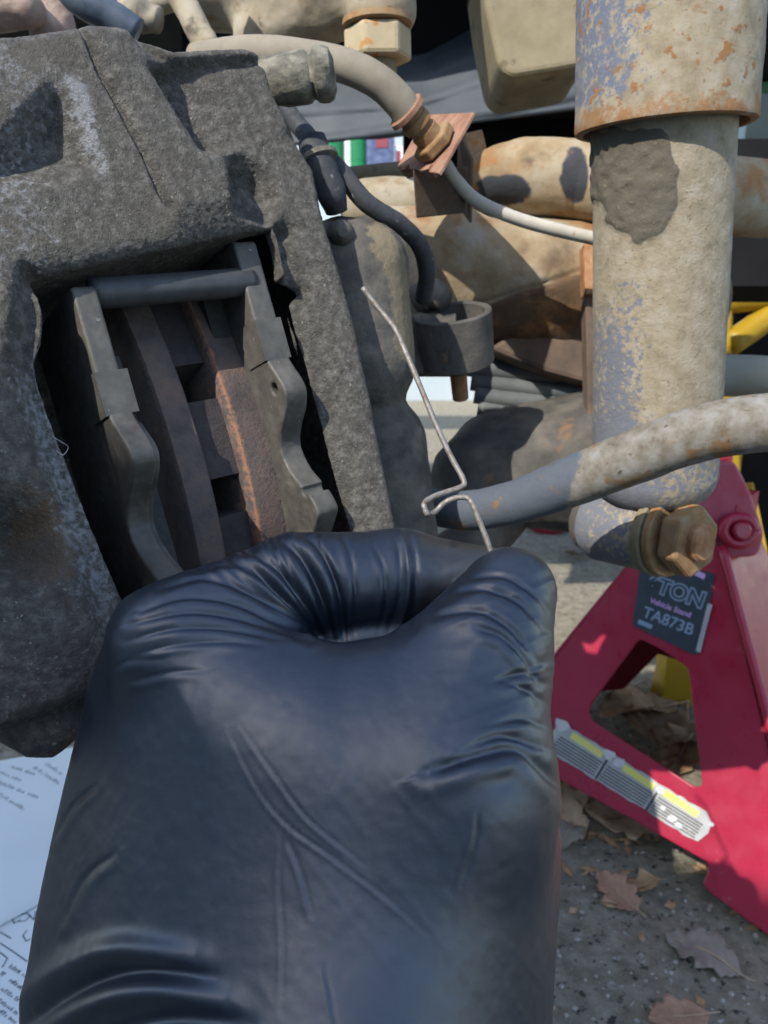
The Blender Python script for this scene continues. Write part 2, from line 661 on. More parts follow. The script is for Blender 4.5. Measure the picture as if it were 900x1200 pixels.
M['grimy'] = mat('grimy_cap', [(0.06, 0.058, 0.05), (0.15, 0.14, 0.11), (0.27, 0.25, 0.19)], 160, 0.9, 0.05, 1.0, 420, 0.001)
M['black'] = mat('black_underbody', [(0.006, 0.006, 0.007), (0.012, 0.012, 0.013)], 8, 0.9, 0.05, 0, spec=0.1)
M['liner'] = mat('grey_plastic_liner', [(0.045, 0.054, 0.062), (0.08, 0.092, 0.102)], 12, 0.65, 0.1, 0.2, 60, 0.002)
M['darksteel'] = mat('dark_grimy_steel', [(0.040, 0.038, 0.034), (0.08, 0.074, 0.064), (0.14, 0.125, 0.10)], 45, 0.8, 0.1, 0.7, 240, 0.001, spots=[((0.16, 0.10, 0.06), 50, 0.60, 0.12)])
M['red'] = mat('red_stand_paint', [(0.27, 0.009, 0.030), (0.33, 0.013, 0.042)], 18, 0.34, 0.08, 0.05, 200, 0.0005, spec=0.5,
               spots=[((0.45, 0.10, 0.12), 30, 0.66, 0.10)])
M['red_worn'] = mat('faded_red_paint', [(0.30, 0.02, 0.05), (0.38, 0.10, 0.14)], 25, 0.5, 0.1, 0.1, 200, 0.0005)
M['yellow'] = mat('yellow_paint', [(0.30, 0.19, 0.008), (0.37, 0.245, 0.012)], 15, 0.45, 0.1, 0.05, 200)
M['sticker'] = mat('dark_sticker', [(0.022, 0.034, 0.042), (0.035, 0.05, 0.06)], 30, 0.5, 0.1, 0, spots=[((0.20, 0.24, 0.25), 60, 0.70, 0.04)])
M['print_grey'] = mat('pale_blue_print', [(0.22, 0.29, 0.37)], 30, 0.6, 0, 0)
M['print_pink'] = mat('pink_print', [(0.55, 0.34, 0.60)], 30, 0.6, 0, 0)
M['silver'] = mat('silver_decal', [(0.30, 0.30, 0.29), (0.42, 0.42, 0.41)], 60, 0.55, 0.1, 0.1, 300, spots=[((0.55, 0.54, 0.53), 70, 0.66, 0.03)])
M['decal_yellow'] = mat('yellow_decal', [(0.62, 0.58, 0.10), (0.66, 0.62, 0.2)], 60, 0.5, 0.05, 0)
M['decal_line'] = mat('grey_print', [(0.035, 0.035, 0.035)], 60, 0.6, 0, 0)
M['decal_white'] = mat('torn_white_paper', [(0.46, 0.45, 0.46), (0.56, 0.55, 0.55)], 90, 0.8, 0.05, 0.2, 300)
M['paper'] = mat('white_paper', [(0.62, 0.69, 0.72), (0.66, 0.73, 0.76)], 12, 0.8, 0.05, 0)
M['ink'] = mat('blue_black_ink', [(0.06, 0.10, 0.14)], 30, 0.8, 0, 0)
M['leaf'] = mat('dry_leaf', [(0.20, 0.11, 0.05), (0.34, 0.21, 0.11), (0.42, 0.30, 0.19)], 50, 0.8, 0.1, 0.4, 300, 0.0006)
M['leaf_pink'] = mat('faded_pink_leaf', [(0.30, 0.17, 0.10), (0.42, 0.26, 0.17)], 60, 0.85, 0.1, 0.4, 300, 0.0006)
M['leaf_grey'] = mat('old_grey_leaf', [(0.20, 0.17, 0.135), (0.29, 0.255, 0.21)], 60, 0.85, 0.1, 0.4, 300, 0.0006)
M['leaf_pale'] = mat('pale_tan_leaf', [(0.36, 0.25, 0.14), (0.50, 0.38, 0.25)], 60, 0.8, 0.1, 0.4, 300, 0.0006)
M['ground'] = mat('aggregate_concrete', [(0.16, 0.14, 0.10), (0.255, 0.228, 0.17), (0.35, 0.318, 0.25)], 60, 0.9, 0.08, 1.0, 260, 0.004,
                  spots=[((0.55, 0.55, 0.52), 190, 0.655, 0.03), ((0.045, 0.042, 0.036), 120, 0.58, 0.08)])
M['wall'] = mat('pale_render', [(0.34, 0.40, 0.42), (0.38, 0.44, 0.46)], 3, 0.9, 0.05, 0.1, 60)
M['green'] = mat('green_plastic', [(0.01, 0.14, 0.05), (0.015, 0.19, 0.07)], 10, 0.3, 0.05, 0)
M['white'] = mat('white_plastic', [(0.72, 0.74, 0.74)], 10, 0.5, 0, 0)
M['blue'] = mat('blue_film', [(0.03, 0.045, 0.11), (0.13, 0.16, 0.26)], 40, 0.4, 0.1, 0.1, 60)
M['red_film'] = mat('red_film', [(0.22, 0.05, 0.06)], 10, 0.4, 0, 0)
M['shelf'] = mat('grey_shelf_board', [(0.25, 0.24, 0.22), (0.32, 0.31, 0.29)], 8, 0.8, 0.05, 0.1, 60)

# ------------------------------------------------------------------ the setting
def ground_sheet():
    xs = np.concatenate([[-60, -8, -2], np.linspace(-1, 1.4, 60), [3, 10, 60]])
    ys = np.concatenate([[-40, -6, -1], np.linspace(0, 2.4, 60), [4, 12, 80]])
    X, Y = np.meshgrid(xs, ys, indexing='ij')
    V = np.stack([X.ravel(), Y.ravel(), np.zeros(X.size)], 1)
    ny = len(ys)
    Fs = [(i * ny + j, (i + 1) * ny + j, (i + 1) * ny + j + 1, i * ny + j + 1) for i in range(len(xs) - 1) for j in range(ny - 1)]
    o = mesh_obj('ground', V, Fs, M['ground'], origin=(0, 0, 0))
    tag(o, kind='structure')


ground_sheet()
tag(boxm('back_wall', (0.5, 4.6, 1.4), (4.5, 0, 0), (0, 0.08, 0), (0, 0, 1.4), M['wall']),
    'pale rendered wall far behind the raised truck', 'wall')

# added unseen board wall behind the viewpoint; its top edge is what keeps the sun off the hand and the near ground
hl = Vector((SUN_DIR.x, SUN_DIR.y, 0)).normalized()
side_ = np.array([hl.y, -hl.x, 0])
e2_ = np.array(SUN_DIR.cross(Vector(side_)))
if e2_[2] < 0:
    e2_ = -e2_
WALL_TOP = e2_ * 0.484 - np.array(SUN_DIR) * 2.9


def shade_wall():
    c = WALL_TOP
    hv = np.array(hl)
    n = 14
    bh = c[2] / n
    root = bpy.data.objects.new('shade_wall', None)
    root.location = (c[0], c[1], 0)
    COL.objects.link(root)
    tag(root, kind='structure')
    for k in range(n):
        z = bh * (k + .5)
        boxm('board', np.array([c[0], c[1], z]) + side_ * 0.2 - hv * (.012 if k % 2 else .010), side_ * 3.6, hv * .012, np.array([0, 0, bh / 2 - .002]), M['shade_boards'], root, .002)
    boxm('backing', np.array([c[0], c[1], c[2] / 2 - .004]) + side_ * 0.2 - hv * .09, side_ * 3.59, hv * .06, np.array([0, 0, c[2] / 2 - .004]), M['shade_boards'], root, .002)


# ------------------------------------------------------------------ caliper frame (u across the disc, v down the pads, w out of the window)
O_C = cpt(230, 440, 0.27)
U_C = np.array([0.77, 0.24, -0.60])
U_C /= np.linalg.norm(U_C)
V_C = np.array([0.33, -0.93, -0.10])
V_C -= U_C * (U_C @ V_C)
V_C /= np.linalg.norm(V_C)
W_C = np.cross(U_C, -V_C)


def uvw_cam(q):
    q = np.asarray(q, float)
    return O_C + q[..., 0:1] * U_C + q[..., 1:2] * V_C + q[..., 2:3] * W_C


def loc_world(q):
    return to_world(uvw_cam(q))


def uv(px, py, w=0.0):
    r = cpt(px, py, 1.0)
    t = (w + O_C @ W_C) / (r @ W_C)
    p = r * t - O_C
    return np.array([p @ U_C, p @ V_C])


def uvs(pts, w=0.0):
    return np.array([uv(x, y, w) for x, y in pts])


def caliper():
    root = thing('brake_caliper', 'dirty grey cast iron brake caliper with open pad window, left of the hand', 'brake caliper',
                 loc_world(np.array([-0.02, 0.10, -0.05])))
    outline = uvs([(-190, 60), (-60, 40), (0, 31), (40, 29), (95, 26), (140, 28), (166, 40), (205, 54), (288, 50), (308, 58), (322, 98),
                   (342, 138), (376, 192), (386, 240), (401, 290), (424, 370), (446, 470), (474, 610), (490, 700), (480, 790), (400, 840), (250, 850),
                   (140, 838), (95, 872), (70, 893), (40, 893), (8, 872), (-40, 850), (-190, 880)])
    window = uvs([(40, 322), (110, 307), (180, 292), (326, 260), (334, 285), (338, 318), (352, 325), (348, 338), (360, 392), (378, 440), (403, 530), (429, 620),
                  (446, 710), (300, 790), (170, 775), (140, 697), (100, 600), (70, 522), (47, 455), (40, 425), (50, 400), (52, 375), (46, 345)])
    res = 0.0006
    lo = np.array([outline[:, 0].min() - 0.004, outline[:, 1].min() - 0.004, -0.088])
    hi = np.array([outline[:, 0].max() + 0.004, outline[:, 1].max() + 0.004, 0.014])
    nu, nv, nw = (np.ceil((hi - lo) / res)).astype(int)
    gu = lo[0] + np.arange(nu) * res
    gv = lo[1] + np.arange(nv) * res
    Ug, Vg = np.meshgrid(gu, gv, indexing='ij')
    od = poly_sdf(Ug, Vg, outline)
    wd = poly_sdf(Ug, Vg, window)
    pt3 = np.stack([Ug.ravel(), Vg.ravel(), np.zeros(Ug.size)], 1)
    wob = fbm(pt3, 90, 3, 3).reshape(Ug.shape)
    od = od + wob * 0.00025
    wd = wd + wob * 0.00012

    def pol(pts):
        return poly_sdf(Ug, Vg, uvs(pts))

    def ln(pts):
        return line_dist(Ug, Vg, uvs(pts))

    h = np.zeros_like(Ug)
    # edge of the window turns in
    top = ln([(20, 330), (180, 296), (340, 258)])[0]
    h -= 0.0035 * np.clip(1 - top / 0.008, 0, 1) ** 2
    # left land: crest parallel to the window, falling to the window and to the left
    dl, sl, _ = ln([(60, 300), (30, 430), (55, 520), (85, 600), (125, 715), (150, 800)])
    left = pol([(-200, 320), (30, 320), (20, 430), (60, 560), (90, 650), (130, 760), (100, 900), (-200, 900)])
    h += 0.004 * sstep(0.002, -0.006, left)
    h -= 0.010 * sstep(-0.008, -0.045, left) * 0.5
    # pocket lower left
    p2 = pol([(-80, 590), (20, 588), (55, 612), (62, 660), (40, 690), (-80, 705)])
    h -= 0.017 * sstep(0.006, -0.013, p2)
    # bulge under it and bottom flange groove
    gx = uv(40, 775)
    h += 0.005 * np.exp(-(((Ug - gx[0]) / 0.022) ** 2 + ((Vg - gx[1]) / 0.018) ** 2))
    g1 = ln([(-60, 905), (8, 858), (60, 838), (110, 822)])[0]
    h -= 0.006 * np.exp(-(g1 / 0.0028) ** 2)
    below = pol([(-80, 915), (8, 862), (60, 842), (120, 822), (120, 950), (-80, 950)])
    h -= 0.006 * sstep(0.002, -0.004, below)
    # triangular pocket upper left
    p1 = pol([(62, 92), (86, 108), (104, 150), (122, 196), (60, 214), (0, 226), (-80, 236), (-80, 165), (0, 152)])
    h -= 0.010 * sstep(0.003, -0.013, p1)
    # broad fall-off towards upper left and top
    tl = pol([(-200, 0), (90, 0), (60, 80), (0, 130), (-200, 180)])
    h -= 0.004 * sstep(0.004, -0.02, tl)
    # central ridge: band between the crack and the pocket line
    band = pol([(88, 24), (150, 30), (182, 84), (234, 172), (268, 188), (278, 244), (200, 262), (190, 235), (150, 150)])
    h += 0.003 * sstep(0.004, -0.006, band)
    # upper right pocket
    p3 = pol([(178, 84), (205, 74), (302, 70), (322, 104), (340, 140), (300, 160), (256, 172), (236, 174)])
    d3, _, _ = ln([(176, 80), (236, 176)])
    h -= (0.0105 * np.exp(-d3 / 0.016) + 0.0015) * sstep(0.0022, -0.0022, p3)
    # lower right hollow
    p4 = pol([(268, 186), (292, 180), (318, 196), (330, 225), (322, 262), (276, 246)])
    h -= 0.008 * sstep(0.003, -0.006, p4)
    # right of the ridge everything sits a little lower
    low = pol([(256, 172), (342, 142), (400, 130), (520, 700), (330, 700), (330, 258), (276, 246), (270, 190)])
    h -= 0.0035 * sstep(0.003, -0.004, low)
    # groove under the top flange
    g2 = ln([(160, 46), (205, 72), (262, 70), (310, 68)])[0]
    h -= 0.003 * np.exp(-(g2 / 0.0018) ** 2)
    fl = pol([(150, 20), (166, 36), (206, 50), (320, 46), (320, 20)])
    # right rail: bevel down into the window
    rail = pol([(332, 262), (386, 262), (404, 330), (420, 420), (452, 560), (480, 720), (445, 720), (424, 620), (374, 440), (348, 338)])
    crest = ln([(376, 250), (398, 330), (418, 420), (446, 540), (478, 690)])[0]
    h -= np.where(rail < 0.003, 0.010 * sstep(0.002, 0.022, crest) * sstep(0.003, -0.002, rail), 0)
    boss = pol([(330, 258), (362, 268), (372, 300), (352, 330), (336, 318)])
    h += 0.0035 * sstep(0.004, -0.006, boss)
    nt_ = ln([(340, 336), (366, 332)])[0]
    h -= 0.006 * np.exp(-(nt_ / 0.002) ** 2)
    ck = ln([(352, 350), (368, 395), (378, 428), (372, 440), (380, 470)])[0]
    h -= 0.002 * np.exp(-(ck / 0.0012) ** 2)
    # left window edge: narrow bevel
    h -= 0.0040 * np.clip(1 - wd / 0.0065, 0, 1) ** 1.3 * (wd > 0) * (left < 0.004)
    # parting line of the two halves
    cr = ln([(90, 22), (116, 85), (141, 130), (166, 180), (186, 226), (198, 244)])[0]
    h -= 0.0016 * np.exp(-(cr / 0.00075) ** 2)
    h += 0.00015 * wob + 0.0003 * fbm(pt3, 30, 2, 9).reshape(Ug.shape)
    # soft pass over the height field so the casting has fillets
    for _ in range(5):
        hp = np.pad(h, 1, mode='edge')
        h = (hp[1:-1, 1:-1] * 4 + hp[:-2, 1:-1] + hp[2:, 1:-1] + hp[1:-1, :-2] + hp[1:-1, 2:]) / 8
    h -= 0.0012 * np.exp(-(cr / 0.0006) ** 2)
    gw = lo[2] + np.arange(nw) * res
    uA, uB = uv(84, 336, -.006)[0] + .004, uv(303, 300, -.010)[0] - .002
    floor = np.where((Ug < uA) | (Ug > uB), -0.060, -0.3)
    Vv = np.empty((nu, nv, nw), np.float32)
    for k in range(nw):
        w = gw[k]
        a = smax(od + 0.0 * h, (w - h) * 0.85, 0.0055)
        a = smax(a, np.full_like(a, -0.083 - w), 0.004)
        cave = wd - 0.016 * float(sstep(-.011, -.018, np.float64(w))) * (Ug > uB - .004)
        Vv[:, :, k] = smax(a, -np.maximum(cave, floor - w), 0.0014)
    P, Fq = surface_nets(Vv, lo, res)
    P = relax(P, Fq, 1, 0.5)
    N = vert_normals(P, Fq)
    P = P + N * (0.00008 * fbm(P, 380, 2, 1) + 0.00017 * vnoise(P, 1100, 5))[:, None]
    rc = uv(52, 628)
    rc2 = uv(30, 600)
    rust = np.exp(-(((P[:, 0] - rc[0]) / 0.010) ** 2 + ((P[:, 1] - rc[1]) / 0.022) ** 2)) * 0.75
    rc = uv(300, 310)
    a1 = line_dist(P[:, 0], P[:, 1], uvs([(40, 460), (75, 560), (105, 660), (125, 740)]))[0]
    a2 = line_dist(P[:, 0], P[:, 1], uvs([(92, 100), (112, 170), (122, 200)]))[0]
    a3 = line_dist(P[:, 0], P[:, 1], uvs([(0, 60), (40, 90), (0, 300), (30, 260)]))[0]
    sky_sheen = 0.50 * np.exp(-(a1 / 0.010) ** 2) + 0.45 * np.exp(-(a2 / 0.004) ** 2) + 0.42 * np.exp(-(a3 / 0.018) ** 2)  # pale bluish sky sheen painted on the left crests and pocket ridge
    mesh_obj('casting', loc_world(P), Fq, M['cast'], root, attrs={'rust': rust, 'sky_sheen': sky_sheen})

    # inboard piston housing behind the right rail
    def cap(p, a, b, r1, r2):
        ba = b - a
        t = np.clip((p - a) @ ba / (ba @ ba), 0, 1)
        return np.linalg.norm(p - a - t[:, None] * ba, axis=1) - (r1 + (r2 - r1) * t)

    def fh(p):
        a = cap(p, cpt(418, 322, .365), cpt(424, 425, .365), .0235, .0248)
        b = cap(p, cpt(445, 520, .375), cpt(462, 700, .385), .0222, .025)
        c = cap(p, cpt(398, 300, .36), cpt(440, 300, .36), .0152, .011)
        d = smin(smin(a, b, .008), c, .01)
        return smax(d, -(p[:, 2] + .308) * -1 - 0, .004) if False else d
    P, Fq = sparse_sdf(fh, (-.06, -.10, -.42), (.05, .17, -.31), .0011)
    N = vert_normals(P, Fq)
    P = P + N * (0.0003 * fbm(P, 200, 3, 4))[:, None]
    pxv = 450 + F * P[:, 0] / -P[:, 2]
    pyv = 600 - F * P[:, 1] / -P[:, 2]
    dst = line_dist(P[:, 0], P[:, 1], [cpt(446, 285, .36)[:2], cpt(474, 345, .36)[:2], cpt(478, 410, .36)[:2]])[0]
    mesh_obj('piston_housing', to_world(P), Fq, M['cast_dark'], root, attrs={'dust': 0.85 * np.exp(-(dst / .008) ** 2)})
    # small bleeder ball and grimy screw plug at the top corner
    lathe('bleeder_nipple', [(0, .002), (.001, .005), (.006, .0062), (.011, .005), (.014, .002)], at(398, 276, .35), at(404, 270, .33), M['cast_dark'], root, 24, .0003)
    prof = [(-.01, .0085), (.0, .0095), (.003, .0102), (.012, .0104), (.0135, .0098), (.0145, .0088), (.0155, .0088), (.0165, .0104), (.0185, .0108), (.021, .0104), (.023, .0095), (.0245, .006)]
    lathe('screw_plug', prof, at(324, 95, .328), at(404, 84, .327), M['grimy'], root, 40, .0007, 420)
    return root


def pad_plate(name, u0, u1, wtop, vlo, vhi, wbot, material, parent, holes=(), res=0.0005, edge=0.0005):
    """steel plate in the (v, w) plane with a wavy outer edge; wtop(v) gives its height"""
    lo = np.array([u0 - .002, vlo - .002, wbot - .002])
    hi = np.array([u1 + .002, vhi + .002, 0.008])
    n = np.ceil((hi - lo) / res).astype(int)
    g = [lo[k] + np.arange(n[k]) * res for k in range(3)]
    v, w = np.meshgrid(g[1], g[2], indexing='ij')
    t = wtop(g[1])
    slope = np.gradient(t, res)
    d2 = (w - t[:, None]) / np.sqrt(1 + slope[:, None] ** 2)
    d2 = smax(d2, np.maximum(vlo - v, v - vhi), .003)
    d2 = np.maximum(d2, wbot - w)
    for (hv, hw, r) in holes:
        d2 = np.maximum(d2, r - np.hypot(v - hv, w - hw))
    du = np.abs(g[0] - (u0 + u1) / 2) - (u1 - u0) / 2
    V = smax(np.broadcast_to(du[:, None, None], tuple(n)), np.broadcast_to(d2[None], tuple(n)), edge * 2).astype(np.float32)
    P, Fq = surface_nets(V, lo, res)
    N = vert_normals(P, Fq)
    P = P + N * (0.00008 * fbm(P, 500, 2, 2))[:, None]
    return mesh_obj(name, loc_world(P), Fq, material, parent)


def lbox(name, u0, u1, v0, v1, w0, w1, material, parent, bevel=.0008, skew=0.0):
    c = loc_world(np.array([(u0 + u1) / 2, (v0 + v1) / 2, (w0 + w1) / 2]))
    o0 = loc_world(np.zeros(3))
    ax = [loc_world(np.eye(3)[k]) - o0 for k in range(3)]
    return boxm(name, c, ax[0] * (u1 - u0) / 2, ax[1] * (v1 - v0) / 2, ax[2] * (w1 - w0) / 2, material, parent, bevel)


def pads():
    # left (outboard) pad
    w = -0.006
    uL, vT = uv(84, 336, w)
    uR = uv(112, 336, w)[0]
    uL2 = uv(150, 520, w)[0]
    vA = uv(100, 332, w)[1]
    vC0, vC1 = uv(128, 434, w)[1], uv(148, 484, w)[1]
    vb = [uv(px, py, w)[1] for px, py in ((176, 520), (186, 548), (186, 590), (206, 630), (236, 680), (250, 720), (270, 780))]
    u0 = uL
    u1 = uR + 0.0006
    root = thing('brake_pad', 'worn outboard brake pad nearest the left edge of the caliper window', 'brake pad', loc_world(np.array([u0, 0.03, -.045])), 'brake pads in the caliper')
    kv = [vA - .01, vC1 + .001, vC1 + .003, vb[0], vb[1], vb[2], vb[3], vb[4], vb[5], vb[6] + .02]
    kw = [-.007, -.007, -.0065, .0040, .0035, -.0185, -.019, .0015, .000, -.012]
    f = lambda v: np.interp(v, np.linspace(kv[0], kv[-1], 200), np.convolve(np.pad(np.interp(np.linspace(kv[0], kv[-1], 200), kv, kw), 8, mode='edge'), np.ones(17) / 17, 'valid'))
    pad_plate('backing_plate', u0, u1, f, vA, vb[6], -.0605, M['pad'], root)
    pad_plate('shim', u1 + .0003, u1 + .0032, lambda v: f(v) - .0045, vC1 + .002, vb[6], -.050, M['pad'], root)
    lbox('shim_clip', u0 - .0008, u1 + .0022, vC0, vC1, -.02, -.0062, M['pad'], root)
    lbox('friction_block', u1 + .0002, u1 + .0085, vA + .02, vb[6] - .004, -.046, -.026, M['friction'], root)

    # right (inboard) pad
    w = -.010
    uL, vT = uv(276, 300, w)
    uR = uv(303, 300, w)[0]
    vA = uv(285, 282, w)[1]
    vC0, vC1 = uv(318, 374, w)[1], uv(330, 421, w)[1]
    vb = [uv(px, py, w)[1] for px, py in ((345, 445), (360, 475), (352, 505), (362, 540), (385, 585), (392, 612), (394, 622), (410, 700))]
    root = thing('brake_pad', 'worn inboard brake pad with two small holes beside the right rail of the caliper', 'brake pad', loc_world(np.array([uL, 0.03, -.045])), 'brake pads in the caliper')
    kv = [vA - .01, vC1, vC1 + .003, vb[0], vb[1], vb[2], vb[3], vb[4], vb[5], vb[6], vb[7] + .02]
    kw = [-.009, -.009, -.0085, -.0015, -.002, -.0165, -.0165, -.002, -.003, -.017, -.017]
    g = lambda v: np.interp(v, np.linspace(kv[0], kv[-1], 200), np.convolve(np.pad(np.interp(np.linspace(kv[0], kv[-1], 200), kv, kw), 7, mode='edge'), np.ones(15) / 15, 'valid'))
    holes = []
    for (hx, hy) in ((321, 456), (357, 576)):
        # find the point of the plate's near face under this pixel
        r = cpt(hx, hy, 1.0)
        t = (uL + O_C @ U_C) / (r @ U_C)
        p = r * t - O_C
        holes.append((p @ V_C, p @ W_C, .0021))
    pad_plate('backing_plate', uL, uR, g, vA, vb[7], -.0605, M['pad'], root, holes)
    lbox('shim_clip', uL - .0006, uR + .0010, vC0, vC1, -.022, -.0082, M['pad'], root)
    lbox('friction_block', uL - .0080, uL - .0002, vA + .006, vb[7] - .004, -.048, -.029, M['friction'], root, .003)

    # retaining pin
    a = uv(118, 343, -.013)
    b = uv(281, 303, -.0135)
    A, B = loc_world(np.array([a[0], a[1], -.0135])), loc_world(np.array([b[0], a[1], -.0135]))
    L = np.linalg.norm(B - A)
    V, Fs = lathe_geo([(-.004, .003), (-.003, .0052), (0, .0054), (L * .4, .0053), (L, .0054), (L + .002, .0054)], A, B, 32)
    o = mesh_obj('retaining_pin', V, Fs, M['pin'])
    tag(o, 'dark steel pin crossing the top of the caliper window', 'pin')


def disc():
    w = -.024
    us = [uv(px, 505, w)[0] for px in (194, 233, 275, 317)]
    vc = uv(250, 520, w)[1]
    R = 0.165
    wc = w - R
    root = thing('brake_disc', 'rusty vented brake disc seen edge on between the pads', 'brake disc', loc_world(np.array([us[1], vc, wc])))

    def ring(name, u0, u1, r0, mt, rusty):
        seg = 240
        th = np.linspace(0, 2 * math.pi, seg, endpoint=False)
        prof = [(u0, r0), (u0, R - .0016), (u0 + .0012, R), (u0 + .0030, R + .0001), (u0 + (u1 - u0) * .66, R), (u1 - .0012, R), (u1, R - .0016), (u1, r0)]
        V, Fs, at_ = [], [], []
        for ip, (u, r) in enumerate(prof):
            V.append(np.stack([np.full(seg, u), vc + r * np.sin(th), wc + r * np.cos(th)], 1))
            at_.append(np.full(seg, rusty * (0.0, .7, 1.0, .42, .30, .30, .3, 0.0)[ip]))
        V = np.concatenate(V)
        n = len(prof)
        for i in range(n):
            for j in range(seg):
                i2 = (i + 1) % n
                Fs.append((i * seg + j, i * seg + (j + 1) % seg, i2 * seg + (j + 1) % seg, i2 * seg + j))
        o = mesh_obj(name, loc_world(V), np.array(Fs)[:, ::-1], mt, root, attrs={'rust': np.concatenate(at_)})
        sharp_by_angle(o, .7)
    ring('friction_ring', us[0], us[1], R - .055, M['disc'], 0.25)
    ring('friction_ring', us[2], us[3], R - .055, M['disc'], 0.60)
    lathe('hub', [(0, .03), (.0001, R - .048), (us[3] - us[0] - .002, R - .048), (us[3] - us[0] - .0019, .03)], loc_world(np.array([us[0] + .001, vc, wc])), loc_world(np.array([us[3], vc, wc])), M['disc'], root, 64)
    nv = 22
    a0 = None
    vgap = uv(225, 440, w)[1] - vc
    tgap = math.asin(vgap / R)
    pitch = 2 * math.pi / nv
    for k in range(nv):
        t0 = tgap + pitch * k + .050
        t1 = t0 + pitch - .095
        ts = np.linspace(t0, t1, 5)
        pts_o = [np.array([0, vc + (R - .0055) * math.sin(t), wc + (R - .0055) * math.cos(t)]) for t in ts]
        pts_i = [np.array([0, vc + (R - .05) * math.sin(t), wc + (R - .05) * math.cos(t)]) for t in ts[::-1]]
        loop = pts_o + pts_i
        A = [loc_world(p + [us[1] - .001, 0, 0]) for p in loop]
        vec = loc_world(np.array([us[2] - us[1] + .002, 0, 0])) - loc_world(np.zeros(3))
        prism('vane', A, vec, M['vane'], root, 0)


# ------------------------------------------------------------------ the gloved hand
def hand():
    def cap(p, a, b, r1, r2):
        ba = b - a
        t = np.clip((p - a) @ ba / (ba @ ba), 0, 1)
        return np.linalg.norm(p - a - t[:, None] * ba, axis=1) - (r1 + (r2 - r1) * t)

    mass_poly = [(128, 735), (150, 712), (210, 706), (280, 722), (340, 742), (400, 753), (450, 745), (500, 722), (540, 695), (580, 690), (615, 720), (628, 780), (630, 820),
                 (634, 870), (641, 905), (652, 930), (658, 990), (656, 1060), (650, 1130), (640, 1210), (630, 1320), (620, 1600), (-20, 1600), (5, 1320),
                 (20, 1205), (40, 1080), (62, 975), (85, 880), (102, 805)]
    MCP = cpt(195, 752, .208)
    PIP = cpt(345, 686, .234)
    DIP = cpt(468, 680, .2405)
    TIP = cpt(568, 686, .2385)

    def f(p):
        d = np.maximum(-p[:, 2], .02)
        px = 450 + F * p[:, 0] / d
        py = 600 - F * p[:, 1] / d
        s = poly_sdf(px, py, mass_poly)
        # flat far field keeps the block test honest
        q = -s * d / F
        yy = (py - 700) / 600
        d0 = .2075 - .008 * yy - .030 * yy ** 2 / (1 + .12 * yy ** 2)
        d0 = d0 + .021 * ((px - 385) / 290) ** 2 / (1 + .15 * ((px - 385) / 290) ** 2)
        T, R = .026, .037
        a = np.clip(1 - q / R, 0, 4)
        b = np.abs(d - d0) / T
        mass = (np.sqrt(a * a + b * b) - 1) * T
        prox = cap(p, MCP, PIP, .0150, .0152)
        r = smin(mass, prox, .010)
        th = smin(cap(p, cpt(540, 930, .194), cpt(573, 775, .2075), .0212, .0155), cap(p, cpt(573, 775, .2075), cpt(600, 692, .2165), .0150, .0118), .005)
        th = smin(th, cap(p, cpt(450, 1330, .190), cpt(540, 930, .194), .034, .0212), .012)
        r = smin(r, th, .012)
        ix = smin(cap(p, PIP, DIP, .0158, .0150), cap(p, DIP, TIP, .0150, .0118), .004)
        r = smin(r, ix, .0008)
        # the three other fingers, curled behind the index
        for (k, (kx, ky, kd)) in enumerate(((235, 800, .222), (262, 880, .222), (290, 955, .219))):
            m1 = cpt(kx + 150, ky - 55, kd + .018 - .002 * k)
            m2 = cpt(kx + 235, ky + 10, kd + .002)
            c = smin(cap(p, cpt(kx, ky, kd), m1, .0125, .0105), cap(p, m1, m2, .0102, .009), .004)
            r = smin(r, c, .004)
        r = smin(r, cap(p, cpt(380, 748, .240), cpt(500, 745, .240), .013, .012), .002)
        return r
    lo = np.array([-.095, -.165, -.266])
    hi = np.array([.062, .014, -.108])
    P, Fq = sparse_sdf(f, lo, hi, .00056, slack=2.2)
    P, Fq = main_island(P, Fq)
    P = relax(P, Fq, 4, 0.5)
    N = vert_normals(P, Fq)
    d = -P[:, 2]
    px = 450 + F * P[:, 0] / d
    py = 600 - F * P[:, 1] / d
    view = P / np.linalg.norm(P, axis=1, keepdims=True)
    front = sstep(0.1, -0.25, (N * view).sum(1))
    disp = np.zeros(len(P))

    def fold(pts, w, amp, kind='fold', taper=True, lim=None):
        nonlocal disp
        ds, sd, run = line_dist(px, py, spline(np.array(pts, float), 8))
        s = ds * sd / w
        tp = np.sin(np.clip(run, 0.02, .98) * math.pi) ** .5 if taper else 1.0
        if kind == 'fold':        # sharp valley with a soft ridge beside it
            pr = 0.75 * np.exp(-((s - 1.15) / .75) ** 2) - 1.0 * np.exp(-(s / .42) ** 2)
        elif kind == 'ridge':
            pr = np.exp(-(s / .8) ** 2)
        else:
            pr = -np.exp(-(s / .8) ** 2)
        m = (lim(px, py, d) if lim is not None else 1.0)
        disp += pr * amp * tp * front * m

    mm = .001
    back = lambda x, y, dd: (dd > .205) * 1.0
    # pull lines fanning from the web over the knuckle
    for k, pts in enumerate((
            [(165, 716), (215, 700), (270, 706), (320, 728), (366, 752)],
            [(150, 732), (215, 718), (275, 724), (330, 742), (362, 754)],
            [(145, 752), (205, 737), (270, 738), (335, 752)],
            [(150, 770), (205, 756), (265, 752), (310, 756)],
            [(185, 690), (240, 678), (290, 694), (345, 728), (372, 748)],
            [(225, 668), (272, 664), (310, 684), (356, 726), (376, 744)])):
        fold(pts, (7.5, 7, 6.5, 6, 8, 8)[k], (0.75, .65, .5, .35, .9, .9)[k] * mm)
    for pts in ([(120, 790), (150, 775), (190, 772)], [(150, 800), (200, 788), (240, 786)]):
        fold(pts, 7, .3 * mm)
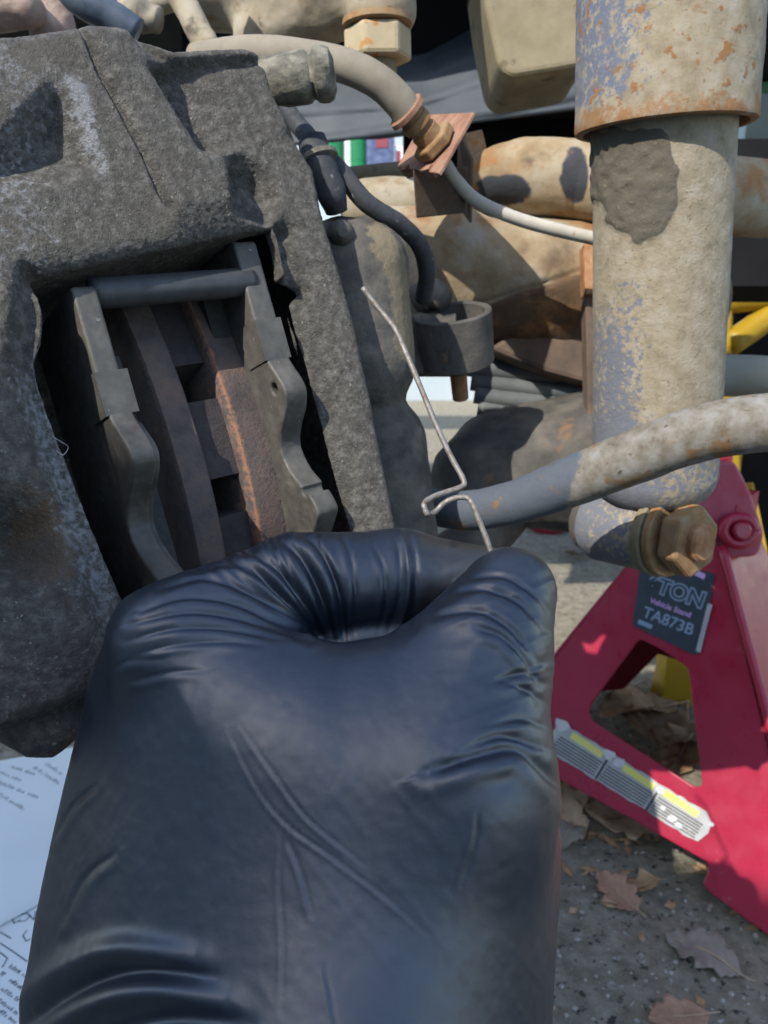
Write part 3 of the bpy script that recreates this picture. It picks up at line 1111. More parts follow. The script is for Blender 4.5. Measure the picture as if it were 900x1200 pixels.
    # bunched glove over the finger joint
    fl_ = lambda x, y, dd: sstep(.198, .206, dd)
    for k, pts in enumerate((
            [(252, 650), (300, 670), (345, 715), (372, 747)],
            [(286, 640), (328, 668), (360, 712), (380, 750)],
            [(326, 630), (352, 652), (376, 698), (391, 750)],
            [(350, 624), (374, 642), (396, 690), (404, 750)],
            [(396, 622), (410, 650), (417, 700), (414, 748)])):
        fold(pts, (10, 11, 11, 9, 6)[k], (1.6, 2.0, 2.0, 1.8, .5)[k] * mm, lim=fl_)
    fold([(438, 640), (450, 668), (452, 708), (444, 738)], 5, .35 * mm, lim=fl_)
    fold([(466, 617), (477, 650), (478, 700), (468, 740)], 4.5, 1.1 * mm, 'ridge', lim=fl_)
    fold([(476, 617), (486, 650), (487, 700), (478, 740)], 4, .6 * mm, 'groove', lim=fl_)
    fold([(458, 620), (468, 652), (468, 700), (456, 738)], 4, .5 * mm, 'groove', lim=fl_)
    # thumb tip wrinkles
    for k, pts in enumerate((
            [(520, 700), (560, 690), (605, 704), (640, 740)],
            [(545, 678), (590, 676), (625, 696), (646, 722)],
            [(505, 722), (560, 716), (600, 738), (632, 778)],
            [(560, 735), (590, 748), (618, 778), (630, 800)],
            [(590, 800), (615, 808), (634, 822)],
            [(575, 850), (610, 842), (640, 852)])):
        fold(pts, (9, 8, 10, 9, 9, 9)[k], (.9, .7, 1.0, .9, .7, .6)[k] * mm)
    # thumb root folds on the right edge
    fold([(500, 905), (560, 885), (610, 880), (660, 925)], 17, 2.2 * mm)
    fold([(540, 880), (590, 862), (640, 878)], 12, 1.2 * mm)
    fold([(575, 800), (612, 790), (636, 800)], 10, .7 * mm)
    # long creases over the back of the thumb
    fold([(282, 850), (320, 905), (360, 958), (425, 1012)], 4, .20 * mm)
    fold([(268, 855), (300, 920), (335, 965), (390, 1005), (450, 1050), (500, 1095)], 4, .17 * mm)
    fold([(330, 972), (328, 1040), (332, 1110), (330, 1190)], 4, .16 * mm)
    fold([(338, 985), (355, 1030), (366, 1075)], 4.5, .28 * mm)
    fold([(560, 950), (556, 990), (540, 1040)], 5, .25 * mm)
    fold([(380, 1130), (388, 1170), (395, 1215)], 5, .25 * mm)
    fold([(62, 985), (85, 945), (112, 920)], 7, .5 * mm)
    fold([(75, 1080), (98, 1030), (135, 1000)], 9, .4 * mm)
    # wrist folds bottom left
    fold([(15, 1185), (70, 1140), (140, 1112), (235, 1122)], 20, 2.6 * mm, 'ridge')
    fold([(25, 1205), (95, 1158), (165, 1138), (250, 1145)], 11, 1.8 * mm, 'groove')
    fold([(35, 1225), (105, 1180), (175, 1162), (270, 1172)], 19, 2.6 * mm, 'ridge')
    fold([(60, 1255), (130, 1212), (200, 1195), (290, 1200)], 13, 1.6 * mm, 'groove')
    # fine pull lines radiating from the web, and across the thumb end
    rad = np.hypot(px - 378, py - 752)
    ang = np.arctan2(py - 752, px - 378)
    q3 = np.stack([ang * 16, rad * .006, np.zeros_like(rad)], 1)
    ln_ = 1 - 2 * np.abs(vnoise(q3, 1.0, 21))
    disp += .00034 * ln_ * np.exp(-((rad - 130) / 85) ** 2) * sstep(-.55, -.95, np.sin(ang) * .75 - .35 * (np.cos(ang) < 0)) * front
    q3 = np.stack([(px * .35 + py * .94) * .085, (px * .94 - py * .35) * .012, np.zeros_like(rad)], 1)
    disp += .00028 * (1 - 2 * np.abs(vnoise(q3, 1.0, 22))) * sstep(500, 560, px) * sstep(930, 700, py) * front
    q3 = np.stack([(px * .8 - py * .6) * .03, (px * .6 + py * .8) * .006, np.zeros_like(rad)], 1)
    disp += .00005 * np.clip(1 - 3 * np.abs(vnoise(q3, 1.0, 23)), 0, 1) * sstep(800, 900, py) * front
    disp += 0.00012 * fbm(P, 60, 2, 11) + 0.00006 * fbm(P, 350, 2, 12)
    P = P + N * disp[:, None]
    w = to_world(P)
    dusty = sstep(470, 500, px) * sstep(.2115, .2165, d) * .60 + .42 * sstep(590, 618, px + (py - 690) * .2) * sstep(720, 680, py)
    root = thing('person', 'hand of a person in a black nitrile glove pinching a bent wire', 'person', (-0.15, -0.5, 0.0))
    mesh_obj('glove', w, Fq, M['glove'], root, attrs={'dusty': dusty})

    # jacket sleeve over the forearm, running back to the elbow below the viewpoint
    def arm(p):
        return smin(cap(p, np.array((-.015, .105, .365)), np.array((-.16, -.12, .40)), .044, .052), cap(p, np.array((-.16, -.12, .40)), np.array((-.20, -.36, .62)), .052, .062), .03)
    Pb, Fb = sparse_sdf(arm, (-.32, -.46, .28), (.06, .18, .72), .006)
    N = vert_normals(Pb, Fb)
    Pb = Pb + N * (.004 * fbm(Pb, 25, 3, 3))[:, None]
    mesh_obj('sleeve', Pb, Fb, M['jacket'], root)


def wire():
    pts = [(425, 337, .232), (440, 357, .232), (462, 384, .231), (474, 410, .230), (488, 442, .229), (512, 500, .2275), (530, 538, .226), (543, 562, .2245), (541.5, 570, .224), (525, 576, .2225),
           (508, 582, .221), (497, 590, .2195), (499, 599, .2185), (501, 603, .2185)]
    a = [at(x, y, d) for x, y, d in pts]
    pts2 = [(499, 600, .2205), (508, 601, .222), (520, 590, .2225), (532, 584, .2225), (546, 583, .2225), (553, 590, .222), (560, 606, .2215), (573, 640, .2205), (583, 672, .219)]
    b = [at(x, y, d) for x, y, d in pts2]
    path = np.vstack([spline(a, 5), spline(b, 6)[2:]])
    V, Fs = tube_geo(path, 0.00082 + .00004 * np.sin(np.arange(len(path)) * 1.7), 12)
    tag(mesh_obj('wire_clip', V, Fs, M['wire']), 'thin bent rusty wire spring clip held between thumb and finger', 'wire clip')


# ------------------------------------------------------------------ suspension behind
def shock():
    root = thing('shock_absorber', 'dusty blue and tan shock absorber standing upright on the right', 'shock absorber', at(765, 590, .43))
    A0, B0 = at(802, -420, .322), at(778, 152, .374)
    L = np.linalg.norm(B0 - A0)
    ts = np.linspace(0, L, 110)
    r = .0412
    prof = [(t, r) for t in ts[:-1]] + [(L - .0006, r - .0002), (L, r - .0015), (L, r - .004), (L - .004, r - .0045)]

    def front_px(V):
        q = V - CAM_P
        c = np.stack([q @ R_CW[0], q @ R_CW[1], q @ R_CW[2]], 1)
        return 450 + F * c[:, 0] / c[:, 2], 600 - F * c[:, 1] / c[:, 2], c[:, 2]

    def at1(V):
        x, y, d = front_px(V)
        t = (V - A0) @ ((B0 - A0) / L) / L
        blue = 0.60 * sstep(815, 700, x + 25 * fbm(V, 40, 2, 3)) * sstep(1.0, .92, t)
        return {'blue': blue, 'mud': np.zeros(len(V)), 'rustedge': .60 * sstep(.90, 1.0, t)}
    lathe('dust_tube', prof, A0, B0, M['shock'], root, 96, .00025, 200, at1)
    A1, B1 = at(779, 120, .371), at(766, 588, .437)
    L1 = np.linalg.norm(B1 - A1)
    r = .0327
    prof = [(t, r) for t in np.linspace(0, L1 - .016, 130)] + [(L1 - .010, r - .0015), (L1 - .005, r - .005), (L1 - .001, r - .011), (L1, r - .02)]
    axn = (B1 - A1) / L1
    V, Fs = lathe_geo(prof, A1, B1, 128)
    x, y, d = front_px(V)
    md = poly_sdf(x, y, [(690, 150), (776, 152), (790, 190), (796, 215), (794, 245), (776, 268), (750, 288), (722, 266), (704, 240), (690, 235)])
    rel = V - A1
    rad = rel - np.outer(rel @ axn, axn)
    rad /= np.linalg.norm(rad, axis=1, keepdims=True) + 1e-9
    vis = (rad * (V - CAM_P)).sum(1) < 0
    mud = np.where(vis, sstep(5, -5, md + 6 * fbm(V, 150, 2, 5)), 0)
    V = V + rad * (mud * (.0012 + .0007 * fbm(V, 350, 3, 6)) + .00013 * fbm(V, 220, 3, 7))[:, None]
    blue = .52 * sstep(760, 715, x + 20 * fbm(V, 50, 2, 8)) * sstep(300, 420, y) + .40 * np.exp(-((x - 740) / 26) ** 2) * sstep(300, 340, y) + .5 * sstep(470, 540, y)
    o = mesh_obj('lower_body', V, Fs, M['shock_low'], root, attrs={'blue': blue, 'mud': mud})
    # eye with bush, washers and nut
    E0, E1 = at(694, 612, .462), at(800, 632, .412)
    lathe('mount_eye', [(0, .018), (.0005, .0195), (.004, .021), (.036, .021), (.0395, .0195), (.040, .016)], E0 + (E1 - E0) * .06, E1, M['shock_eye'] if 'shock_eye' in M else M['shock_low'], root, 64, .0003, 250,
          lambda V: {'blue': .75 * sstep(790, 700, front_px(V)[0]), 'mud': np.zeros(len(V))})
    a = (E1 - E0) / np.linalg.norm(E1 - E0)
    lathe('rubber_bush', [(0, .0140), (.001, .0165), (.006, .0165), (.008, .015), (.014, .013)], E0 - a * .004, E1, M['darksteel'], root, 40, .0003)
    Q = E0 + a * .0445
    lathe('washer', [(0, .0125), (.0005, .0222), (.0045, .0226), (.0055, .022), (.006, .012)], Q, E1, M['olive'], root, 48, .0002)
    lathe('washer', [(0, .0125), (.0005, .0212), (.004, .0212), (.0048, .0205), (.005, .010)], Q + a * .0062, E1, M['rust_yellow'], root, 48, .0002)
    # hexagon nut
    x_, y_, _ = frame(a)
    hexp = [Q + a * .0135 + .0195 * (math.cos(k * math.pi / 3 + .3) * x_ + math.sin(k * math.pi / 3 + .3) * y_) for k in range(6)]
    nut = prism('nut', hexp, a * .012, M['rust_yellow'], root, .0022, seg=2)
    lathe('bolt_end', [(0, .0100), (.004, .0100), (.0055, .0085)], Q + a * .0245, E1 + a * .1, M['rust'], root, 32, .0002)


def sway_bar():
    pts = [(1250, 505, .30), (985, 492, .318), (900, 495, .326), (820, 508, .336), (740, 537, .35), (670, 564, .366), (605, 588, .384), (550, 598, .40), (500, 592, .42), (450, 570, .44)]
    P = spline([at(x, y, d) for x, y, d in pts], 14)
    r = np.interp(np.linspace(0, 1, len(P)), [0, .25, .55, .66, .82, 1], [.0125, .0122, .0118, .0108, .0098, .0095])
    V, Fs = tube_geo(P, r, 40, lump=.00022, lscale=160)
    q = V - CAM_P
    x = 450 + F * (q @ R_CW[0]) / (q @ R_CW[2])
    bar_shade = sstep(690, 655, x + .25 * ((600 - F * (q @ R_CW[1]) / (q @ R_CW[2])) - 560))  # left part coloured darker and bluer as the caliper's shadow on the bar
    o = mesh_obj('sway_bar', V, Fs, M['swaybar'], attrs={'bar_shade': bar_shade})
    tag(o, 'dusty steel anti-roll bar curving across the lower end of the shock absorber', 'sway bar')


def hose():
    root = thing('brake_hose', 'dusty grey rubber brake hose bending down into a rusty fitting', 'brake hose', at(510, 165, .40))
    P = [at(*p) for p in ((230, 70, .40), (290, 62, .385), (340, 65, .378), (400, 76, .375), (442, 95, .376), (466, 117, .38), (480, 136, .384))]
    tube('hose', P, [.0078, .0078, .0078, .0078, .0078], M['rubber_dusty'], root, 24, 10, lump=.00015)
    A, B = at(474, 128, .3825), at(513, 172, .395)
    lathe('crimp_collar', [(0, .0078), (.0005, .0098), (.0028, .0100), (.0034, .0086), (.0036, .005)], A, B, M['rust_pink'], root, 32, .0002)
    lathe('fitting_neck', [(.0030, .0068), (.0060, .0068), (.0064, .0078), (.0105, .0078), (.0110, .0064), (.0135, .0064), (.0138, .0072), (.024, .0072)], A, B, M['rust_yellow'], root, 32, .0003)
    a = (B - A) / np.linalg.norm(B - A)
    x, y, _ = frame(a)
    hp = [A + a * .0185 + .0118 * (math.cos(k * math.pi / 3) * x + math.sin(k * math.pi / 3) * y) for k in range(6)]
    prism('hex_nut', hp, a * .006, M['rust_yellow'], root, .0012)
    # bracket plate square to the hose
    C = A + a * .0255
    rt = thing('hose_bracket', 'rusty pinkish square bracket plate holding the brake hose fitting', 'bracket', C)
    corners = [(465, 195), (514, 203), (555, 131), (500, 134)]
    pl = [on_plane(px, py, C, a) for px, py in corners]
    prism('plate', [np.array(p) for p in pl], a * .0022, M['rust_pink'], rt, .0006)
    for px in (478, 505):
        p = on_plane(px, 201, C + a * .0018, a)
        boxm('tab', p, x * .0028, y * .0016, a * .003, M['rust_pink'], rt, .0005)
    leg = [at(484, 200, .405), at(548, 196, .415), at(545, 250, .43), at(488, 256, .42)]
    prism('leg', leg, np.array([0, .003, .001]), M['rust_dark'], rt, .0008)
    prism('leg', [at(536, 150, .41), at(552, 185, .42), at(550, 262, .44), at(534, 240, .425)], np.array([.002, .004, 0]), M['rust_dark'], rt, .0008)
    # hard line leaving the bracket
    P = [at(*p) for p in ((520, 190, .41), (535, 212, .418), (560, 236, .425), (605, 256, .43), (655, 270, .432), (715, 284, .435))]
    tag(tube('brake_line', P, .0036, M['linepaint'], None, 16, 8, lump=.0001), 'pale thin metal brake line running right behind the shock', 'brake line')
    # sensor cable
    P = [at(*p) for p in ((330, 120, .36), (352, 150, .358), (372, 172, .352), (398, 200, .35), (430, 238, .352), (468, 262, .36), (492, 288, .372), (500, 318, .385), (496, 350, .40))]
    tag(tube('sensor_cable', P, .0042, M['rubber'], None, 18, 8, lump=.0002), 'black rubber sensor cable drooping beside the caliper', 'cable')
    root = thing('cable_boot', 'grimy black rubber boot at the corner of the caliper', 'rubber boot', at(385, 235, .345))
    tube('boot_body', [at(366, 165, .345), at(376, 195, .343), (at(388, 225, .345)), at(394, 248, .35)], [.0062, .0072, .0066, .005], M['rubber'], root, 24, 8, lump=.0006)
    lathe('boot_ring', [(0, .006), (.001, .0084), (.003, .0084), (.004, .006)], at(372, 180, .343), at(380, 205, .343), M['grimy'], root, 28, .0003)


def arms():
    # upper arm with ball joint nut
    root = thing('upper_control_arm', 'dusty beige upper control arm with large rusty ball joint nut', 'control arm', at(420, 30, .42))

    def cap(p, a, b, r1, r2):
        ba = b - a
        t = np.clip((p - a) @ ba / (ba @ ba), 0, 1)
        return np.linalg.norm(p - a - t[:, None] * ba, axis=1) - (r1 + (r2 - r1) * t)

    def fa(p):
        a = smin(cap(p, cpt(250, -30, .47), cpt(420, -40, .445), .030, .034), cap(p, cpt(420, -60, .46), cpt(640, -150, .60), .03, .028), .02)
        b = cap(p, cpt(442, -60, .43), cpt(446, 8, .43), .0205, .0195)
        c = cap(p, cpt(300, 40, .46), cpt(380, 10, .45), .013, .017)
        d = smin(smin(a, b, .008), c, .012)
        hole = cap(p, cpt(291, -30, .43), cpt(291, 12, .43), .0055, .0055)
        return smax(d, -hole, .002)
    P, Fq = sparse_sdf(fa, (-.16, .24, -.65), (.18, .53, -.39), .0018)
    N = vert_normals(P, Fq)
    P = P + N * (.0006 * fbm(P, 120, 3, 2))[:, None]
    mesh_obj('arm', to_world(P), Fq, M['beige'], root)
    A, B = at(442, 22, .425), at(444, 90, .432)
    lathe('washer', [(0, .012), (.0004, .0187), (.0035, .0190), (.0042, .018), (.0045, .01)], A, B, M['rust_yellow'], root, 40, .0002)
    a = (B - A) / np.linalg.norm(B - A)
    x, y, _ = frame(a, (1, 0, 0))
    hp = [A + a * .0045 + .0187 * (math.cos(k * math.pi / 3 + .42) * x + math.sin(k * math.pi / 3 + .42) * y) for k in range(6)]
    prism('nut', hp, a * .0165, M['nutrust'], root, .0022)
    lathe('stud', [(0, .010), (.008, .010), (.0095, .0085)], A + a * .020, B + a * .1, M['olive'], root, 24, .0003)

    # frame bracket box
    root = thing('frame_bracket', 'dusty olive tan box shaped frame bracket hanging beside the shock tube', 'bracket', at(630, 60, .5))
    d = .50
    front = [(560, -60), (569, 10), (584, 78), (598, 90), (660, 80), (690, 74), (700, -60)]
    prism('shell', [at(x, y, d) for x, y in round_poly(front, 9, 4)], R_CW[2] * .07 + R_CW[1] * .01, M['olive'], root, .004, seg=3)

    # inner arm tube with black patches
    root = thing('steering_link', 'thick beige and rusty tube with black worn patches left of the shock', 'tube', at(620, 215, .50))

    def blk(V):
        q = V - CAM_P
        x = 450 + F * (q @ R_CW[0]) / (q @ R_CW[2])
        y = 600 - F * (q @ R_CW[1]) / (q @ R_CW[2])
        e1 = ((x - 673) / 17) ** 2 + ((y - 205) / 32) ** 2
        e2 = ((x - 590) / 34) ** 2 + ((y - 222) / 18) ** 2
        vis = (q @ R_CW[2]) < .53
        return {'black': np.clip(1.2 - np.minimum(e1, e2) * .7, 0, 1) * vis}
    tube('tube', [at(548, 214, .52), at(575, 208, .515), at(620, 206, .51), (at(680, 212, .505)), at(760, 222, .50), at(1000, 240, .56), at(1300, 250, .66)], [.012, .018, .0232, .0245, .0245, .0245, .0245], M['beige_rust'], root, 48, 16, lump=.0006, lscale=90, attrs=blk)
    lathe('end_clamp', [(0, .020), (.001, .0255), (.012, .0258), (.013, .02)], at(548, 205, .535), at(640, 190, .53), M['rust_yellow'], root, 40, .0005)

    # big housing
    def fb(p):
        a = cap(p, cpt(468, 322, .50), cpt(760, 352, .54), .034, .052)
        b = cap(p, cpt(440, 290, .50), cpt(520, 300, .50), .022, .030)
        return smin(a, b, .015)
    P, Fq = sparse_sdf(fb, (-.06, .03, -.66), (.24, .26, -.43), .002)
    # seam along the middle
    qx = 450 + F * P[:, 0] / -P[:, 2]
    qy = 600 - F * P[:, 1] / -P[:, 2]
    N = vert_normals(P, Fq)
    sd, side, _ = line_dist(qx, qy, [(540, 362), (600, 345), (660, 325), (700, 310)])
    P = P + N * (.0008 * fbm(P, 70, 3, 2) - .0022 * np.exp(-(sd / 3.0) ** 2))[:, None]
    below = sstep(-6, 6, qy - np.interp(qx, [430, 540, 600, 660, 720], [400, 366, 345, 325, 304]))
    root = thing('lower_control_arm', 'rusty tan cast lower control arm with a seam behind the wire', 'control arm', at(580, 400, .52))
    mesh_obj('arm', to_world(P), Fq, M['arm'], root, attrs={'black': below * .72})
    # web plate under the seam and dark grooved bush
    prism('web_plate', [at(x, y, .50) for x, y in ((582, 402), (640, 360), (668, 338), (700, 330), (700, 452), (640, 436), (570, 408))], R_CW[2] * .03, M['rust_dark'], root, .003)
    for k, (yy, rr_) in enumerate(((432, .0062), (449, .0058), (464, .0062), (480, .0056))):
        tube('torsion_leaf', [at(548 + 4 * k, yy - 2, .525), at(630, yy + 6 + k, .522), at(715, yy + 12 + 2 * k, .52)], rr_, M['bush'], root, 16, 8, lump=.0003)

    def fc(p):
        return smin(cap(p, cpt(560, 560, .50), cpt(730, 545, .50), .030, .046), cap(p, cpt(575, 520, .52), cpt(730, 510, .53), .02, .036), .02)
    P, Fq = sparse_sdf(fc, (.0, -.05, -.60), (.2, .11, -.43), .002)
    N = vert_normals(P, Fq)
    P = P + N * (.0008 * fbm(P, 70, 3, 5))[:, None]
    mesh_obj('ball_joint_pocket', to_world(P), Fq, M['darksteel'], root)
    tube('arm_end', [at(612, 578, .50), at(540, 650, .49), at(420, 720, .47)], [.016, .018, .022], M['darksteel'], root, 20, 8, lump=.0005)
    # vertical rusty flange left of the shock
    prism('flange', [at(x, y, .47) for x, y in ((684, 285), (702, 285), (702, 345), (686, 345))], R_CW[2] * .012, M['rust'], root, .001)
    prism('flange', [at(x, y, .473) for x, y in ((686, 344), (702, 344), (704, 540), (690, 540))], R_CW[2] * .012, M['rust_dark'], root, .001)

    # cup shaped sleeve
    A, B = at(536, 428, .432), at(530, 367, .418)
    L = np.linalg.norm(B - A)
    root = thing('bump_stop_cup', 'dark steel cup shaped sleeve bracket open at the top beside the wire', 'sleeve', A)
    prof = [(0, .006), (.0004, .0185), (.002, .0205), (L, .0208), (L + .0006, .0203), (L + .0006, .0178), (L, .0172), (.012, .017), (.010, .004)]
    lathe('sleeve', prof, A, B, M['darksteel'], root, 56, .0004, 120)
    lathe('stem', [(-.02, .004), (-.0195, .0045), (0, .0048)], A, B, M['rust'], root, 20)
    boxm('side_arm', at(490, 405, .43), R_CW[0] * .02, R_CW[1] * .016, R_CW[2] * .006, M['darksteel'], root, .003)
    tube('lug', [at(490, 352, .43), at(505, 345, .425), at(522, 352, .42)], [.008, .009, .006], M['darksteel'], root, 20, lump=.0005)

    # tubes between the hose bracket and the cable
    tag(tube('tie_rod', [at(395, 212, .56), at(450, 206, .56), at(520, 200, .56)], .0085, M['olive'], None, 28, 6, lump=.0003), 'tan dusty tie rod behind the rusty hose bracket', 'rod')
    tag(tube('inner_sleeve', [at(400, 250, .50), at(440, 240, .50), at(492, 238, .50)], [.016, .0165, .0155], M['beige'], None, 32, 6, lump=.0005), 'pale dusty sleeve below the hose bracket and above the cable', 'sleeve')
    tag(tube('rear_link', [at(770, 440, .56), at(850, 440, .55), at(960, 446, .54), at(1300, 470, .56)], .0145, M['link'], None, 32, 8, lump=.0003), 'horizontal grey tan link emerging right of the shock absorber', 'rod')
    tag(tube('knuckle_shaft', [at(395, 315, .44), at(450, 300, .45), at(480, 340, .46)], [.02, .024, .02], M['darksteel'], None, 28, 8, lump=.0006), 'dark grimy knuckle shaft between caliper and control arm', 'shaft')


def top_left():
    root = thing('steering_knuckle', 'pinkish tan steering knuckle edge above the caliper in the corner', 'knuckle', at(20, 10, .40))

    def cap(p, a, b, r1, r2):
        ba = b - a
        t = np.clip((p - a) @ ba / (ba @ ba), 0, 1)
        return np.linalg.norm(p - a - t[:, None] * ba, axis=1) - (r1 + (r2 - r1) * t)
    P, Fq = sparse_sdf(lambda p: smin(cap(p, cpt(-80, 0, .40), cpt(30, 10, .40), .02, .0095), cap(p, cpt(50, -40, .42), cpt(62, 40, .42), .012, .012), .004), (-.26, .18, -.45), (-.12, .31, -.37), .0013)
    N = vert_normals(P, Fq)
    mesh_obj('lug', to_world(P + N * (.0006 * fbm(P, 150, 3, 1))[:, None]), Fq, M['knuckle'], root)
    P, Fq = sparse_sdf(lambda p: smin(cap(p, cpt(275, 170, .45), cpt(335, 420, .45), .033, .042), cap(p, cpt(335, 420, .45), cpt(390, 720, .465), .042, .034), .01), (-.16, -.12, -.52), (.03, .27, -.39), .0028)
    mesh_obj('upright', to_world(P), Fq, M['cast_dark'], root, attrs={'dust': np.zeros(len(P))})
    tag(tube('vacuum_hose', [at(60, -40, .36), at(95, 0, .362), at(128, 18, .366), at(160, 40, .37)], .0072, M['hoseblue'], None, 24, 8, lump=.0002), 'bluish black rubber hose crossing above the caliper', 'hose')
    tag(tube('vent_tube', [at(120, 22, .42), at(170, 8, .42), at(215, -8, .42), at(260, -40, .42)], .0062, M['beige'], None, 24, 8, lump=.0002), 'cream dusty tube behind the caliper top edge', 'tube')
    tag(tube('link_strap', [at(196, -30, .40), at(220, 12, .40), at(246, 60, .40)], .0065, M['beige'], None, 20, 8, lump=.0005), 'grey tan strap angled down behind the caliper top', 'strap')
    tag(tube('grease_lump', [at(146, 26, .395), at(165, 18, .395), at(188, 24, .395)], [.006, .0085, .006], M['rubber_dusty'], None, 20, 8, lump=.0015, lscale=180), 'small crusted lump behind the caliper top', 'lump')


def underbody():
    # the truck's own floor, frame rail and plastic liner over the suspension
    root = thing('truck_underbody', 'black underside of the raised truck above the suspension', 'truck', (0.4, 1.2, 0.9))
    boxm('floor_pan', (.35, 1.25, 1.02), (1.6, 0, 0), (0, .50, 0), (0, 0, .06), M['black'], root, .01)
    boxm('frame_rail', at(760, -40, .95) * np.array([0, 1, 1]) + np.array([.08, 0, 0]), (.32, 0, 0), (0, .04, 0), (0, 0, .16), M['black'], root, .01)
    boxm('skid_plate', at(1010, 262, .80), R_CW[0] * .15, R_CW[1] * .072, R_CW[2] * .03, M['black'], root, .01)
    boxm('cross_member', at(592, 195, 1.1), R_CW[0] * .142, R_CW[1] * .10, R_CW[2] * .03, M['black'], root, .01)
    # ribbed plastic liner
    n, mrows = 48, 30
    V, Fs = [], []
    for i in range(n):
        for j in range(mrows):
            a, b = i / (n - 1), j / (mrows - 1)
            px = 330 + 420 * a
            top = np.interp(px, [330, 470, 500, 560, 750], [40, 70, 66, 34, -40])
            bot = np.interp(px, [330, 400, 540, 700, 750], [172, 166, 146, 126, 120])
            py = top + (bot - top) * b
            bulge = .03 * math.sin(b * math.pi) + .006 * max(0, math.sin((b * 3.2 + a * .6) * 2 * math.pi)) ** 3
            V.append(at(px, py, .80 - bulge + .10 * (1 - b)))
    Fs = np.array([(i * mrows + j, (i + 1) * mrows + j, (i + 1) * mrows + j + 1, i * mrows + j + 1) for i in range(n - 1) for j in range(mrows - 1)])
    o = mesh_obj('wheel_arch_liner', V, Fs, M['liner'], root)
    so = o.modifiers.new('thick', 'SOLIDIFY')
    so.thickness = .004


